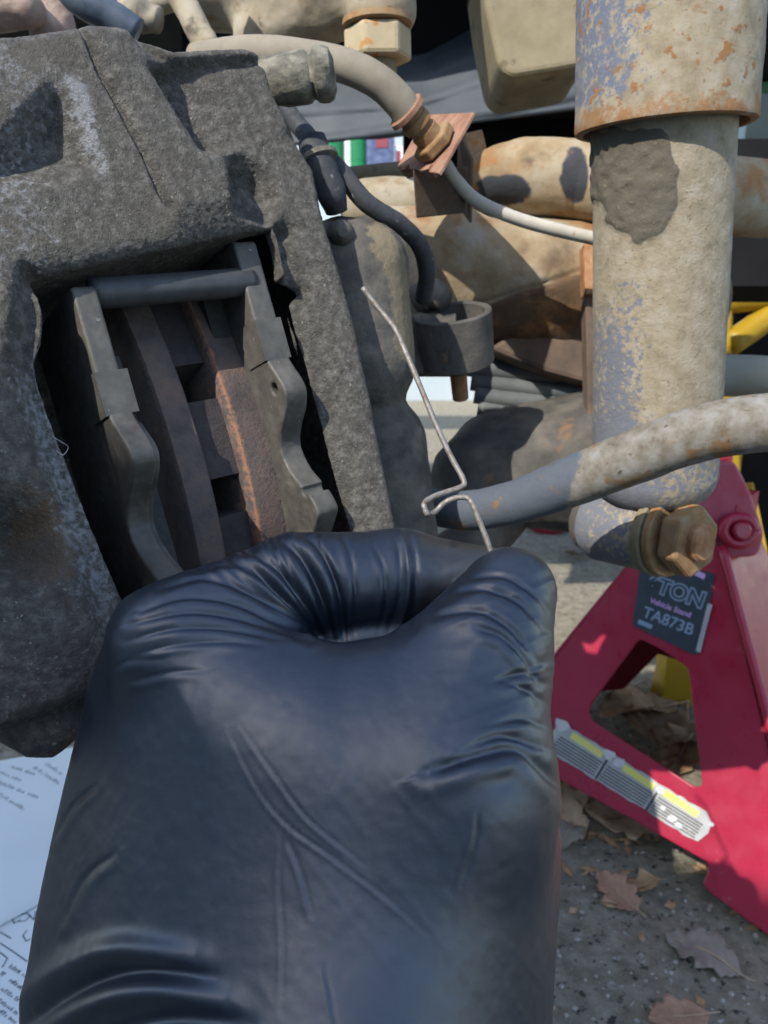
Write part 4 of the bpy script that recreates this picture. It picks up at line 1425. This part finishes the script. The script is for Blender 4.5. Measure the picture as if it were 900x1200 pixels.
# ------------------------------------------------------------------ jack stands
def jack_stand():
    A = on_ground(520, 932)
    B = on_ground(968, 1146)
    ab = (B - A) / np.linalg.norm(B - A)
    inw = np.array([-ab[1], ab[0], 0])
    if inw[1] < 0:
        inw = -inw
    lean = inw * .13 + np.array([0, 0, .33])
    lean /= np.linalg.norm(lean)
    n = np.cross(ab, lean)
    n /= np.linalg.norm(n)
    if n @ (CAM_P - A) < 0:
        n = -n
    root = thing('jack_stand', 'red steel jack stand with dark sticker and torn warning decal', 'jack stand', (A + B) / 2 + inw * .16)
    pl = lambda px, py, off=0.0: on_plane(px, py, A + n * off, n)
    outer = [(762, 622), (735, 660), (680, 727), (630, 789), (575, 852), (530, 903), (520, 932), (585, 912), (600, 884), (645, 908), (740, 960), (828, 1010), (830, 1020), (823, 1036), (832, 1046), (905, 1100), (968, 1146), (945, 1035), (902, 850), (872, 738), (848, 650), (825, 618)]
    hole = round_poly([(749, 748), (776, 762), (806, 782), (823, 920), (815, 923), (691, 843), (690, 828)], 7, 4)
    prism('front_plate', [pl(x, y) for x, y in outer], -n * .004, M['red'], root, .0012, holes=([pl(x, y) for x, y in hole],))
    # right-hand plate round the corner
    T1 = pl(848, 650)
    C0 = B + inw * .32
    T2 = T1 + inw * .11
    off = ab * .0
    side = [B + off, T1 + off, T2 + off, C0 + off, C0 - inw * .05 + off + (T2 - C0) * .12, B + inw * .07 + (T1 - B) * .12]
    prism('side_plate', side, -ab * .004, M['red'], root, .001)
    # back plate and far left plate carry the other two feet
    D0 = A + inw * .32
    T0 = pl(765, 622)
    T3 = T0 + inw * .11
    prism('side_plate', [A, T0, T3, D0, D0 - inw * .05 + (T3 - D0) * .12, A + inw * .07 + (T0 - A) * .12], ab * .004, M['red'], root, .001)
    cc = (T2 + C0) / 2
    prism('back_plate', [D0, T3, T2, C0, C0 - ab * .06 + (T2 - C0) * .12, C0 - ab * .07 + (T2 - C0) * .35, D0 + ab * .07 + (T3 - D0) * .35, D0 + ab * .06 + (T3 - D0) * .12], -inw * .004, M['red'], root, .001)
    # rounded corner rib along the fold
    tube('corner_rib', [pl(x, y, .001) for x, y in ((846, 640), (872, 738), (902, 850), (945, 1035), (966, 1130))], .0045, M['red'], root, 16, 6)
    # collar, saddle ear and pawl boss
    top = (T0 + T1 + T2 + T3) / 4
    boxm('collar', top + np.array([0, 0, .012]), ab * .038, inw * .038, np.array([0, 0, .03]), M['red'], root, .006, 3)
    dC = float((at(850, 590, 1) - CAM_P) @ R_CW[2])
    dep = float((top - CAM_P) @ R_CW[2]) - .05
    ear = round_poly([(822, 542), (862, 539), (880, 575), (897, 625), (890, 652), (842, 655), (806, 612)], 9, 4)
    prism('saddle', [at(x, y, dep - .01 + (600 - y) * -.0002) for x, y in ear], R_CW[2] * .035, M['red_worn'], root, .004, seg=3)
    for k, x in enumerate((833, 841, 849)):
        boxm('saddle_tooth', at(x, 546, dep - .012), R_CW[0] * .0016, R_CW[1] * .006, R_CW[2] * .003, M['red'], root, .0006)
    c = at(866, 622, dep - .014)
    th = np.linspace(0, 2 * math.pi, 40)
    ring = [c + .015 * (math.cos(t) * R_CW[0] + math.sin(t) * R_CW[1] * .85) for t in th]
    tube('pawl_ring', ring, .0055, M['red'], root, 14, straight=True)
    lathe('pawl_pin', [(0, .009), (.012, .009), (.014, .007)], c + R_CW[2] * .004, c - R_CW[2] * .03, M['red'], root, 24)
    lathe('ratchet_bar', [(0, .018), (.10, .018)], top, top + np.array([0, 0, .2]), M['red'], root, 20)

    # dark sticker
    st = [(752, 656), (838, 672), (823, 762), (815, 768), (741, 733)]
    s = prism('sticker', [pl(x, y, .0012) for x, y in round_poly(st, 4, 3)], n * .0004, M['sticker'], root, 0)
    # lettering lies in the sticker plane, along its own slope
    rx = pl(820, 710, .0016) - pl(756, 687, .0016)
    rx /= np.linalg.norm(rx)
    ry = np.cross(n, rx)

    def text(body, px, py, size, material, out=0.0, nm='lettering', lift=.0019):
        cu = bpy.data.curves.new('lettering', 'FONT')
        cu.body = body
        cu.size = size
        cu.offset = out
        cu.extrude = .0001
        o = bpy.data.objects.new('tmp', cu)
        COL.objects.link(o)
        dg = bpy.context.evaluated_depsgraph_get()
        me = bpy.data.meshes.new_from_object(o.evaluated_get(dg))
        V = np.array([v.co[:] for v in me.vertices])
        Fs = [tuple(p.vertices) for p in me.polygons]
        bpy.data.objects.remove(o)
        base = pl(px, py, lift)
        W_ = base + V[:, 0:1] * rx + V[:, 1:2] * ry + V[:, 2:3] * n
        mesh_obj(nm, W_, Fs, material, s, smooth=False)
    k = .88 / F
    text('6TON', 757, 689, 22.5 * k, M['print_grey'], .0017)
    text('6TON', 757, 689, 22.5 * k, M['sticker'], 0, lift=.0024)
    text('Vehicle Stand', 761, 706, 8.2 * k, M['print_pink'], .0001)
    text('TA873B', 752, 722, 16.5 * k, M['print_grey'], .0002)
    for (x0, y0, x1, y1) in ((811, 669, 826, 676),):
        a_, b_ = pl(x0, y0, .0019), pl(x1, y1, .0019)
        boxm('print_bar', (a_ + b_) / 2, (b_ - a_) / 2, ry * .0028, n * .0002, M['print_pink'], s, 0)
    a_, b_ = pl(748, 728, .0019), pl(764, 735, .0019)
    boxm('print_bar', (a_ + b_) / 2, (b_ - a_) / 2, ry * .0022, n * .0002, M['print_grey'], s, 0)
    a_, b_ = pl(832, 708, .0019), pl(818, 764, .0019)
    boxm('worn_edge', (a_ + b_) / 2, (b_ - a_) / 2, rx * .0022, n * .0002, M['silver'], s, 0)

    # torn warning decal
    P0, P1 = np.array([647, 861.]), np.array([831, 975.])
    e = (P1 - P0) / np.linalg.norm(P1 - P0)
    q = np.array([-e[1], e[0]])

    def dp(t, v):          # t along 0..1, v across 0..1 (top to bottom)
        w = 36.
        return P0 + (P1 - P0) * t + q * (v - .5) * w
    ragged = [dp(t, 0 + .03 * random.uniform(-1, 1)) for t in np.linspace(.0, .93, 26)] + [dp(.985, .2), dp(1.0, .55), dp(.975, .95)] + [dp(t, 1 + .04 * random.uniform(-1, 1)) for t in np.linspace(.93, .04, 24)] + [dp(-.01, .6)]
    d = prism('warning_decal', [pl(x, y, .0012) for x, y in ragged], n * .0004, M['silver'], root, 0)
    for (t0, t1) in ((.09, .29), (.42, .62), (.68, .90)):
        prism('yellow_bar', [pl(*dp(t, v), .0018) for t, v in ((t0, .06), (t1, .10), (t1, .32), (t0, .28))], n * .0003, M['decal_yellow'], d, 0)
    V, Fs = [], []
    for (t0, t1) in ((.035, .315), (.335, .635), (.66, .955)):
        for r in range(6):
            v = .40 + r * .098
            tt0, tt1 = t0 + random.uniform(0, .008), t1 - random.uniform(0, .012)
            b0 = len(V)
            for (t, vv) in ((tt0, v), (tt1, v), (tt1, v + .040), (tt0, v + .040)):
                V.append(pl(*dp(t, vv), .00185))
            Fs.append((b0, b0 + 1, b0 + 2, b0 + 3))
    fine = mesh_obj('fine_print', V, Fs, M['decal_line'], d, smooth=False)
    fine['kind'] = 'stuff'
    for t in (.325, .648):
        prism('divider', [pl(*dp(a_, v), .0019) for a_, v in ((t - .006, .2), (t + .006, .2), (t + .006, .98), (t - .006, .98))], n * .0002, M['decal_line'], d, 0)
    for (t, v, r) in ((.02, .05, .05), (.33, .08, .045), (.385, .14, .045), (.66, .18, .03), (.79, .75, .028), (.84, .85, .022), (.99, .25, .018), (.72, .62, .02)):
        k_ = [dp(t + r * math.cos(a_) * random.uniform(.7, 1.2), v + r * 4.2 * math.sin(a_) * random.uniform(.6, 1.1)) for a_ in np.linspace(0, 2 * math.pi, 11)[:-1]]
        prism('torn_patch', [pl(x, y, .0021) for x, y in k_], n * .0003, M['decal_white'], d, 0)


def yellow_stand():
    g = on_ground(786, 818)
    root = thing('yellow_stand', 'yellow painted steel stand seen behind the red jack stand and shock absorber', 'stand', g + np.array([.06, .1, 0]))
    c = g + np.array([.075, .10, 0])
    topz = .50
    for sx in (-1, 1):
        for sy in (-1, 1):
            foot = c + np.array([sx * .095, sy * .10, 0])
            hd = c + np.array([sx * .028, sy * .028, .30])
            ax = (hd - foot)
            L = np.linalg.norm(ax)
            x, y, a = frame(ax)
            # folded angle-iron leg
            prism('leg', [foot + x * p + y * r for p, r in ((-.022, -.002), (.0, -.012), (.022, -.002), (.022, .002), (.0, -.006), (-.022, .002))], ax, M['yellow'], root, .001)
    boxm('post', c + np.array([0, 0, .37]), (.022, 0, 0), (0, .022, 0), (0, 0, .10), M['yellow'], root, .004)
    boxm('foot_block', on_ground(796, 826) + np.array([0, .02, .045]), (.024, 0, 0), (0, .02, 0), (0, 0, .045), M['yellow'], root, .004)
    # fork shaped saddle
    s0 = c + np.array([0, 0, .47])
    w = .075
    bar = lambda a, b, r, nm: tube(nm, [a, (a + b) / 2, b], r, M['yellow'], root, 10, 3)
    p = [at(846, 352, 1.05), at(915, 345, 1.05), at(852, 405, 1.05), at(915, 362, 1.05), at(850, 412, 1.03), at(900, 385, 1.03)]
    bar(p[0], p[1], .019, 'saddle_arm')
    bar(p[2], p[3], .017, 'saddle_brace')
    bar(at(848, 350, 1.05), at(848, 415, 1.05), .011, 'saddle_upright')
    bar(at(846, 410, 1.05), s0 + np.array([0, 0, -.02]), .014, 'saddle_neck')


# ------------------------------------------------------------------ things on the ground
def leaf(label, px, py, size, rot, material, lobes=4, curl=.25, seed=0, z=0.004, group='dry leaves on the concrete'):
    r = random.Random(seed)
    g = on_ground(px, py)
    n = 26
    out = []
    for side in (1, -1):
        row = []
        for i in range(n):
            t = i / (n - 1)
            env = math.sin(math.pi * min(1, t * .98 + .01)) ** .7 * (.28 + .12 * math.sin(t * 2.2))
            w = env * (.55 + .45 * abs(math.sin(t * math.pi * lobes + .4))) * r.uniform(.9, 1.1)
            row.append((t, side * w))
        out.append(row)
    V, Fs = [], []
    c, s = math.cos(rot), math.sin(rot)
    tw = r.uniform(-.3, .3)

    def put(t, w):
        x, y = (t - .5) * size, w * size
        zz = curl * size * (abs(w) * 1.3) ** 1.3 + curl * size * .35 * math.sin(t * 3.1 + seed) ** 2 + .02 * size * math.sin(w * 40 + t * 25) + tw * w * size * .3
        V.append((g[0] + c * x - s * y, g[1] + s * x + c * y, z + max(0, zz)))
        return len(V) - 1
    m = 4
    idx = {}
    for si in (0, 1):
        for i in range(n):
            for k in range(m + 1):
                if k == 0 and si == 1:
                    idx[(si, i, k)] = idx[(0, i, 0)]
                else:
                    t, w = out[si][i]
                    idx[(si, i, k)] = put(t, w * k / m)
    for si in (0, 1):
        for i in range(n - 1):
            for k in range(m):
                f = (idx[(si, i, k)], idx[(si, i + 1, k)], idx[(si, i + 1, k + 1)], idx[(si, i, k + 1)])
                Fs.append(f if si else f[::-1])
    root = thing('dry_leaf', label, 'leaf', (g[0], g[1], 0), group)
    b = mesh_obj('blade', V, Fs, material, root)
    so = b.modifiers.new('thick', 'SOLIDIFY')
    so.thickness = .0006
    spine = [V[idx[(0, i, 0)]] for i in range(0, n, 5)]
    spine = [np.array(p) + [0, 0, .0008] for p in spine] + [np.array(V[idx[(0, n - 1, 0)]]) + np.array([c * size * .18, s * size * .18, .001])]
    tube('stem', spine, size * .010, M['leaf_pale'], root, 6, 3)


def leaves():
    L = [
        ('pinkish brown curled leaf lying alone on the concrete right of the glove', 722, 1052, .055, -1.1, M['leaf_pink'], 4, .28, 1),
        ('tan rolled leaf end touching the pinkish leaf', 752, 1044, .035, .2, M['leaf'], 2, .5, 2),
        ('old grey leaf with pale midrib near the lower right corner', 822, 1122, .065, -.75, M['leaf_grey'], 4, .18, 3),
        ('brown leaf cut by the bottom edge of the picture', 795, 1198, .05, .1, M['leaf_pink'], 3, .2, 4),
        ('pale tan leaf tucked under the red stand beside the glove', 672, 930, .10, .5, M['leaf_pale'], 4, .3, 5),
        ('cream crumpled leaf against the glove edge below the decal', 655, 958, .09, 1.9, M['leaf_pale'], 3, .4, 6),
        ('orange brown leaf below the left end of the decal', 690, 948, .08, -.6, M['leaf'], 3, .4, 7),
        ('light tan leaf below the middle of the warning decal', 735, 968, .095, -.35, M['leaf_pale'], 4, .25, 8),
        ('dark brown leaf lowest of the heap beside the glove', 664, 985, .05, .9, M['leaf_grey'], 3, .3, 9),
        ('yellowish tan leaf upper one inside the red stand opening', 748, 838, .12, .3, M['leaf'], 4, .35, 10),
        ('tan leaf middle one inside the red stand opening', 775, 862, .12, -.7, M['leaf'], 4, .3, 11),
        ('brown leaf lower right one inside the red stand opening', 800, 888, .11, .9, M['leaf'], 3, .3, 12),
        ('grey leaf upper left one inside the red stand opening', 722, 812, .10, 1.2, M['leaf_grey'], 3, .3, 13),
        ('tiny curled grey leaf between the thumb and the shock eye', 672, 652, .09, .5, M['leaf_grey'], 2, .5, 14),
    ]
    for a in L:
        leaf(*a)


def litter():
    """loose grit and crumbled leaf bits on the concrete, too many to count"""
    r = np.random.default_rng(3)
    V, Fs = [], []
    for k in range(450):
        px, py = r.uniform(560, 930), r.uniform(640, 1230)
        g = on_ground(px, py)
        a = r.uniform(.0012, .0032)
        b0 = len(V)
        for (x, y, z) in ((1, 0, .3), (0, 1, .35), (-1, 0, .3), (0, -1, .25), (.1, .1, 1.0), (0, 0, -.2)):
            V.append(g + a * np.array([x, y, z]) * r.uniform(.7, 1.2, 3))
        for i in range(4):
            Fs.append((b0 + i, b0 + (i + 1) % 4, b0 + 4))
            Fs.append((b0 + (i + 1) % 4, b0 + i, b0 + 5))
    tag(mesh_obj('grit', V, Fs, M['grit'], smooth=False), 'loose pale grit scattered over the concrete', 'grit', kind='stuff')
    V, Fs = [], []
    for k in range(80):
        if k % 3:
            px, py = r.normal(700, 45), r.normal(960, 35)
        else:
            px, py = r.uniform(640, 900), r.uniform(800, 1200)
        g = on_ground(px, py) + np.array([0, 0, .004])
        t = r.uniform(0, 6.28)
        a, b = r.uniform(.004, .012), r.uniform(.002, .006)
        u = np.array([math.cos(t), math.sin(t), r.uniform(-.1, .3)])
        v = np.array([-math.sin(t), math.cos(t), r.uniform(-.2, .5)])
        b0 = len(V)
        V += [g - u * a, g - v * b + u * a * .1, g + u * a, g + v * b, g + np.array([0, 0, .002])]
        Fs += [(b0, b0 + 1, b0 + 4), (b0 + 1, b0 + 2, b0 + 4), (b0 + 2, b0 + 3, b0 + 4), (b0 + 3, b0, b0 + 4)]
    tag(mesh_obj('leaf_litter', V, Fs, M['leaf'], smooth=False), 'crumbled brown leaf bits strewn over the concrete', 'leaf litter', kind='stuff')


def threads():
    root = bpy.data.objects['brake_caliper']
    w0 = lambda px, py, w: loc_world(np.array([*uv(px, py, w), w]))
    for pts in (((62, 512), (72, 518), (80, 524), (74, 533), (66, 528)), ((18, 705), (45, 722), (62, 742), (75, 760))):
        tube('lint_thread', [w0(x, y, .0035 + .0012 * (i % 2)) for i, (x, y) in enumerate(pts)], .00009, M['silver'], root, 6, 6)


def papers():
    # two printed sheets lying on the ground, the upper one arched
    def sheet(name, label, corners, arch, zbase):
        c = [on_ground(*p) for p in corners]
        n = 24
        V = []
        for i in range(n):
            for j in range(n):
                a, b = i / (n - 1), j / (n - 1)
                p = (c[0] * (1 - a) + c[1] * a) * (1 - b) + (c[3] * (1 - a) + c[2] * a) * b
                V.append(p + np.array([0, 0, zbase + arch * math.sin(b * math.pi) ** 2 + .002 * math.sin(a * 5 + b * 3) ** 2]))
        Fs = np.array([(i * n + j, (i + 1) * n + j, (i + 1) * n + j + 1, i * n + j + 1) for i in range(n - 1) for j in range(n - 1)])
        root = thing(name, label, 'paper', c[0])
        o = mesh_obj('page', V, Fs, M['paper'], root)
        so = o.modifiers.new('thick', 'SOLIDIFY')
        so.thickness = .0004
        so.offset = -1

        def onp(a, b, lift=.0006):
            p = (c[0] * (1 - a) + c[1] * a) * (1 - b) + (c[3] * (1 - a) + c[2] * a) * b
            return p + np.array([0, 0, zbase + lift + arch * math.sin(b * math.pi) ** 2 + .002 * math.sin(a * 5 + b * 3) ** 2])
        return root, onp
    up, onu = sheet('printed_sheet', 'upper white printed sheet of text just below the caliper corner', [(-210, 935), (160, 868), (190, 985), (-150, 1180)], .006, .006)
    lowr, onl = sheet('printed_sheet', 'lower white printed sheet with line drawings left of the wrist', [(-150, 1125), (170, 905), (260, 1190), (-60, 1420)], .004, .003)

    def strokes(root, fn, segs, wid, nm, ks):
        V, Fs = [], []
        for (p, q) in segs:
            p, q = np.array(p), np.array(q)
            m = 6
            for k in range(m):
                s0, s1 = p + (q - p) * k / m, p + (q - p) * (k + 1) / m
                A, B = fn(*s0), fn(*s1)
                e = B - A
                e /= np.linalg.norm(e) + 1e-9
                nn = np.array([-e[1], e[0], 0]) * wid / 2
                b0 = len(V)
                V += [A - nn, B - nn, B + nn, A + nn]
                Fs.append((b0, b0 + 1, b0 + 2, b0 + 3))
        o = mesh_obj(nm, V, Fs, M['ink'], root, smooth=False)
        if ks:
            o['kind'] = 'stuff'
    return up, onu, lowr, onl, strokes


def paper_print():
    up, onu, lowr, onl, strokes = papers()
    rr = random.Random(4)

    # find sheet coordinates of a pixel by search so that the print sits where it stands on the sheet
    def inv(fn, px, py):
        best, bp = 1e9, (0, 0)
        lo, hi = np.array([0., 0.]), np.array([1., 1.])
        for lev in range(5):
            for a in np.linspace(lo[0], hi[0], 9):
                for b in np.linspace(lo[1], hi[1], 9):
                    q = fn(a, b) - CAM_P
                    x = 450 + F * (q @ R_CW[0]) / (q @ R_CW[2])
                    y = 600 - F * (q @ R_CW[1]) / (q @ R_CW[2])
                    e = (x - px) ** 2 + (y - py) ** 2
                    if e < best:
                        best, bp = e, (a, b)
            w = (hi - lo) / 6
            lo, hi = np.array(bp) - w, np.array(bp) + w
        return np.array(bp)

    def line_of_words(fn, p, q, h):
        """short upright pen strokes in a row, grouped into words"""
        a, b = np.array(p, float), np.array(q, float)
        L = np.linalg.norm(b - a)
        e = (b - a) / L
        nrm = np.array([-e[1], e[0]])
        segs = []
        t = 0
        while t < L:
            wl = rr.uniform(9, 22)
            x = t
            while x < min(L, t + wl):
                hh = h * rr.choice((.6, .6, .9))
                c = a + e * x
                segs.append((inv(fn, *(c + nrm * h * .5)), inv(fn, *(c + nrm * (h * .5 - hh) + e * .8))))
                if rr.random() < .5:
                    segs.append((inv(fn, *(c + nrm * (h * .5 - hh * .9))), inv(fn, *(c + nrm * (h * .5 - hh * .9) + e * 2.0))))
                x += rr.uniform(2.2, 3.2)
            t += wl + 4
        return segs
    seg = []
    for p, q in (((0, 904), (24, 914)), ((0, 917), (45, 934)), ((14, 898), (42, 907)), ((40, 899), (70, 918)), ((54, 895), (72, 906)), ((0, 931), (30, 949))):
        seg += line_of_words(onu, p, q, 5)
    strokes(up, onu, seg, .0011, 'print', True)
    seg = []
    for p, q in (((12, 1132), (30, 1143)), ((12, 1148), (26, 1158)), ((2, 1158), (22, 1172)), ((0, 1172), (20, 1187)), ((0, 1184), (18, 1197)), ((2, 1140), (6, 1143))):
        seg += line_of_words(onl, p, q, 6)
    I = lambda x, y: inv(onl, x, y)
    for chain in ([(0, 1105), (32, 1127)], [(0, 1116), (9, 1123), (2, 1134)], [(0, 1092), (13, 1100)],
                  [(40, 1062), (24, 1068), (14, 1076), (16, 1082), (24, 1078)], [(24, 1072), (32, 1070), (40, 1078), (42, 1068)], [(32, 1090), (27, 1096), (31, 1103), (36, 1100)],
                  [(28, 1064), (34, 1060), (46, 1058)], [(36, 1034), (42, 1032), (47, 1036)], [(20, 1080), (30, 1079), (36, 1072)]):
        for a, b in zip(chain[:-1], chain[1:]):
            seg.append((I(*a), I(*b)))
    strokes(lowr, onl, seg, .0012, 'print', True)


def far_things():
    # shelf by the wall with packages, seen through the gap above the axle
    zt = at(430, 206, 2.6)[2]
    root = thing('shelf', 'grey shelf board by the far wall carrying bottles', 'shelf', (0.2, 3.2, 0))
    yb = at(430, 206, 2.6)[1]
    boxm('board', (.5, yb + .05, zt - .02), (1.5, 0, 0), (0, .2, 0), (0, 0, .015), M['shelf'], root, .002)
    for x in (-.9, 1.9):
        boxm('post', (x, yb + .05, (zt - .035) / 2), (.02, 0, 0), (0, .15, 0), (0, 0, (zt - .035) / 2), M['shelf'], root, .002)

    def bottle(px, w, name, label, m, cap_m):
        c = at(px, 200, 2.6)
        c[2] = zt - .005
        r = thing(name, label, 'bottle', c)
        lathe('body', [(0, w * .8), (.004, w), (.13, w), (.16, w * .96), (.22, w * .35), (.25, w * .3)], c, c + [0, 0, 1], m, r, 28)
        lathe('label_band', [(.05, w + .001), (.13, w + .001)], c, c + [0, 0, 1], cap_m, r, 28)
        return c
    bottle(392, .034, 'green_bottle', 'green plastic bottle leftmost behind the hose bracket', M['green'], M['green'])
    bottle(408, .014, 'white_bottle', 'slim white bottle between the green bottles', M['white'], M['white'])
    bottle(421, .030, 'green_bottle', 'green plastic bottle next to the blue packet', M['green'], M['green'])
    c = at(446, 200, 2.58)
    c[2] = zt - .005
    r = thing('blue_packet', 'blue and silver packet on the far shelf behind the hose bracket', 'packet', c)
    boxm('bag', c + [0, 0, .07], (.045, 0, 0), (0, .03, 0), (0, 0, .07), M['blue'], r, .012, 3)
    boxm('red_flash', c + [.005, -.031, .10], (.02, 0, 0), (0, .002, 0), (0, 0, .018), M['red_film'], r, .001)
    c = at(468, 200, 2.58)
    c[2] = zt - .005
    r = thing('small_carton', 'small white and red carton right of the blue packet', 'carton', c)
    boxm('box', c + [0, 0, .045], (.014, 0, 0), (0, .02, 0), (0, 0, .045), M['white'], r, .002)
    boxm('red_flash', c + [-.004, -.021, .055], (.007, 0, 0), (0, .0015, 0), (0, 0, .02), M['red_film'], r, .0005)
    # striped sack far right
    c = at(905, 175, 1.6)
    r = thing('striped_sack', 'pale blue sack with a green band and yellow dots at the right edge', 'sack', c)
    up = np.array([0, 0, 1.0])
    boxm('sack_body', c + up * .115, (.075, 0, 0), (0, .04, 0), (0, 0, .125), M['sack'], r, .02, 3)
    boxm('green_band', c + up * .115 + np.array([0, -.0405, 0]), (.074, 0, 0), (0, .002, 0), (0, 0, .022), M['band'], r, .001)
    for px, py in ((884, 98), (893, 56)):
        p = at(px, py, 1.55)
        lathe('yellow_dot', [(0, .001), (.0003, .014), (.002, .013), (.0025, .001)], p, p + np.array([0, -1, 0]), M['dot'], r, 20)
    # low crate that carries the sack
    zc = float(c[2]) - .012
    r = thing('tool_cabinet', 'dark cabinet carrying the striped sack behind the truck', 'cabinet', (c[0] + .1, c[1], 0))
    boxm('cabinet_body', (c[0] + .14, c[1] + .02, zc / 2), (.22, 0, 0), (0, .12, 0), (0, 0, zc / 2), M['black'], r, .005)
    boxm('cabinet_door', (c[0] + .14, c[1] - .102, zc / 2), (.20, 0, 0), (0, .002, 0), (0, 0, zc / 2 - .03), M['black'], r, .001)
    # red tow ring lying under the bar
    p = on_ground(640, 618)
    ring = [np.array([p[0] + .05 * math.cos(t), p[1] + .05 * math.sin(t), .03 + .02 * math.sin(t)]) for t in np.linspace(0, 2 * math.pi, 36)]
    tag(tube('red_shackle', ring, .014, M['red'], None, 12, straight=True), 'small dark red shackle on the ground under the anti-roll bar', 'shackle')


M['linepaint'] = mat('pale_line_paint', [(0.40, 0.38, 0.33), (0.50, 0.47, 0.40)], 90, 0.7, 0.1, 0.2, 400, spots=[((0.30, 0.2, 0.1), 120, .64, .05)])
M['nutrust'] = mat('nut_tan_rust', [(0.36, 0.29, 0.18), (0.43, 0.36, 0.24)], 60, 0.85, 0.08, 0.5, 400, 0.0006, spots=[((0.40, 0.19, 0.06), 70, 0.55, 0.08)])
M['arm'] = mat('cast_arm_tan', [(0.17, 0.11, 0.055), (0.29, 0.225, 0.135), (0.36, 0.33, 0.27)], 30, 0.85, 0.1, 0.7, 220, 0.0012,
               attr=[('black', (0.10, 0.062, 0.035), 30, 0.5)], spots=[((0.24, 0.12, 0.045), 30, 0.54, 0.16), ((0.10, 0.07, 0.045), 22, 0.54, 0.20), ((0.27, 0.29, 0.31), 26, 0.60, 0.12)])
M['bush'] = mat('grey_bush', [(0.07, 0.08, 0.085), (0.13, 0.135, 0.13)], 40, 0.7, 0.1, 0.3, 200, 0.0006)
M['link'] = mat('grey_tan_link', [(0.20, 0.22, 0.20), (0.38, 0.33, 0.22)], 12, 0.8, 0.1, 0.3, 200, 0.0006)
M['knuckle'] = mat('pinkish_cast', [(0.27, 0.17, 0.13), (0.38, 0.30, 0.24)], 80, 0.85, 0.1, 0.6, 400, 0.0008)
M['hoseblue'] = mat('bluish_hose', [(0.035, 0.05, 0.07), (0.08, 0.10, 0.13)], 120, 0.5, 0.1, 0.3, 400, 0.0004)
M['shade_boards'] = mat('pale_blue_shade_boards', [(0.46, 0.53, 0.60), (0.52, 0.59, 0.66)], 6, 0.8, 0.05, 0.2, 60)  # pale blue so the added wall gives the glove a cool sheen
shade_wall()
M['grit'] = mat('pale_grit', [(0.22, 0.20, 0.17), (0.42, 0.40, 0.36)], 90, 0.9, 0.05, 0)
M['sack'] = mat('pale_blue_film', [(0.42, 0.58, 0.64), (0.52, 0.68, 0.74)], 6, 0.4, 0.1, 0)
M['band'] = mat('green_band', [(0.14, 0.34, 0.22)], 6, 0.5, 0, 0)
M['dot'] = mat('yellow_dot', [(0.66, 0.62, 0.10)], 6, 0.5, 0, 0)

caliper()
pads()
disc()
hand()
wire()
shock()
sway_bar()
hose()
arms()
top_left()
underbody()
jack_stand()
yellow_stand()
leaves()
litter()
threads()
paper_print()
far_things()
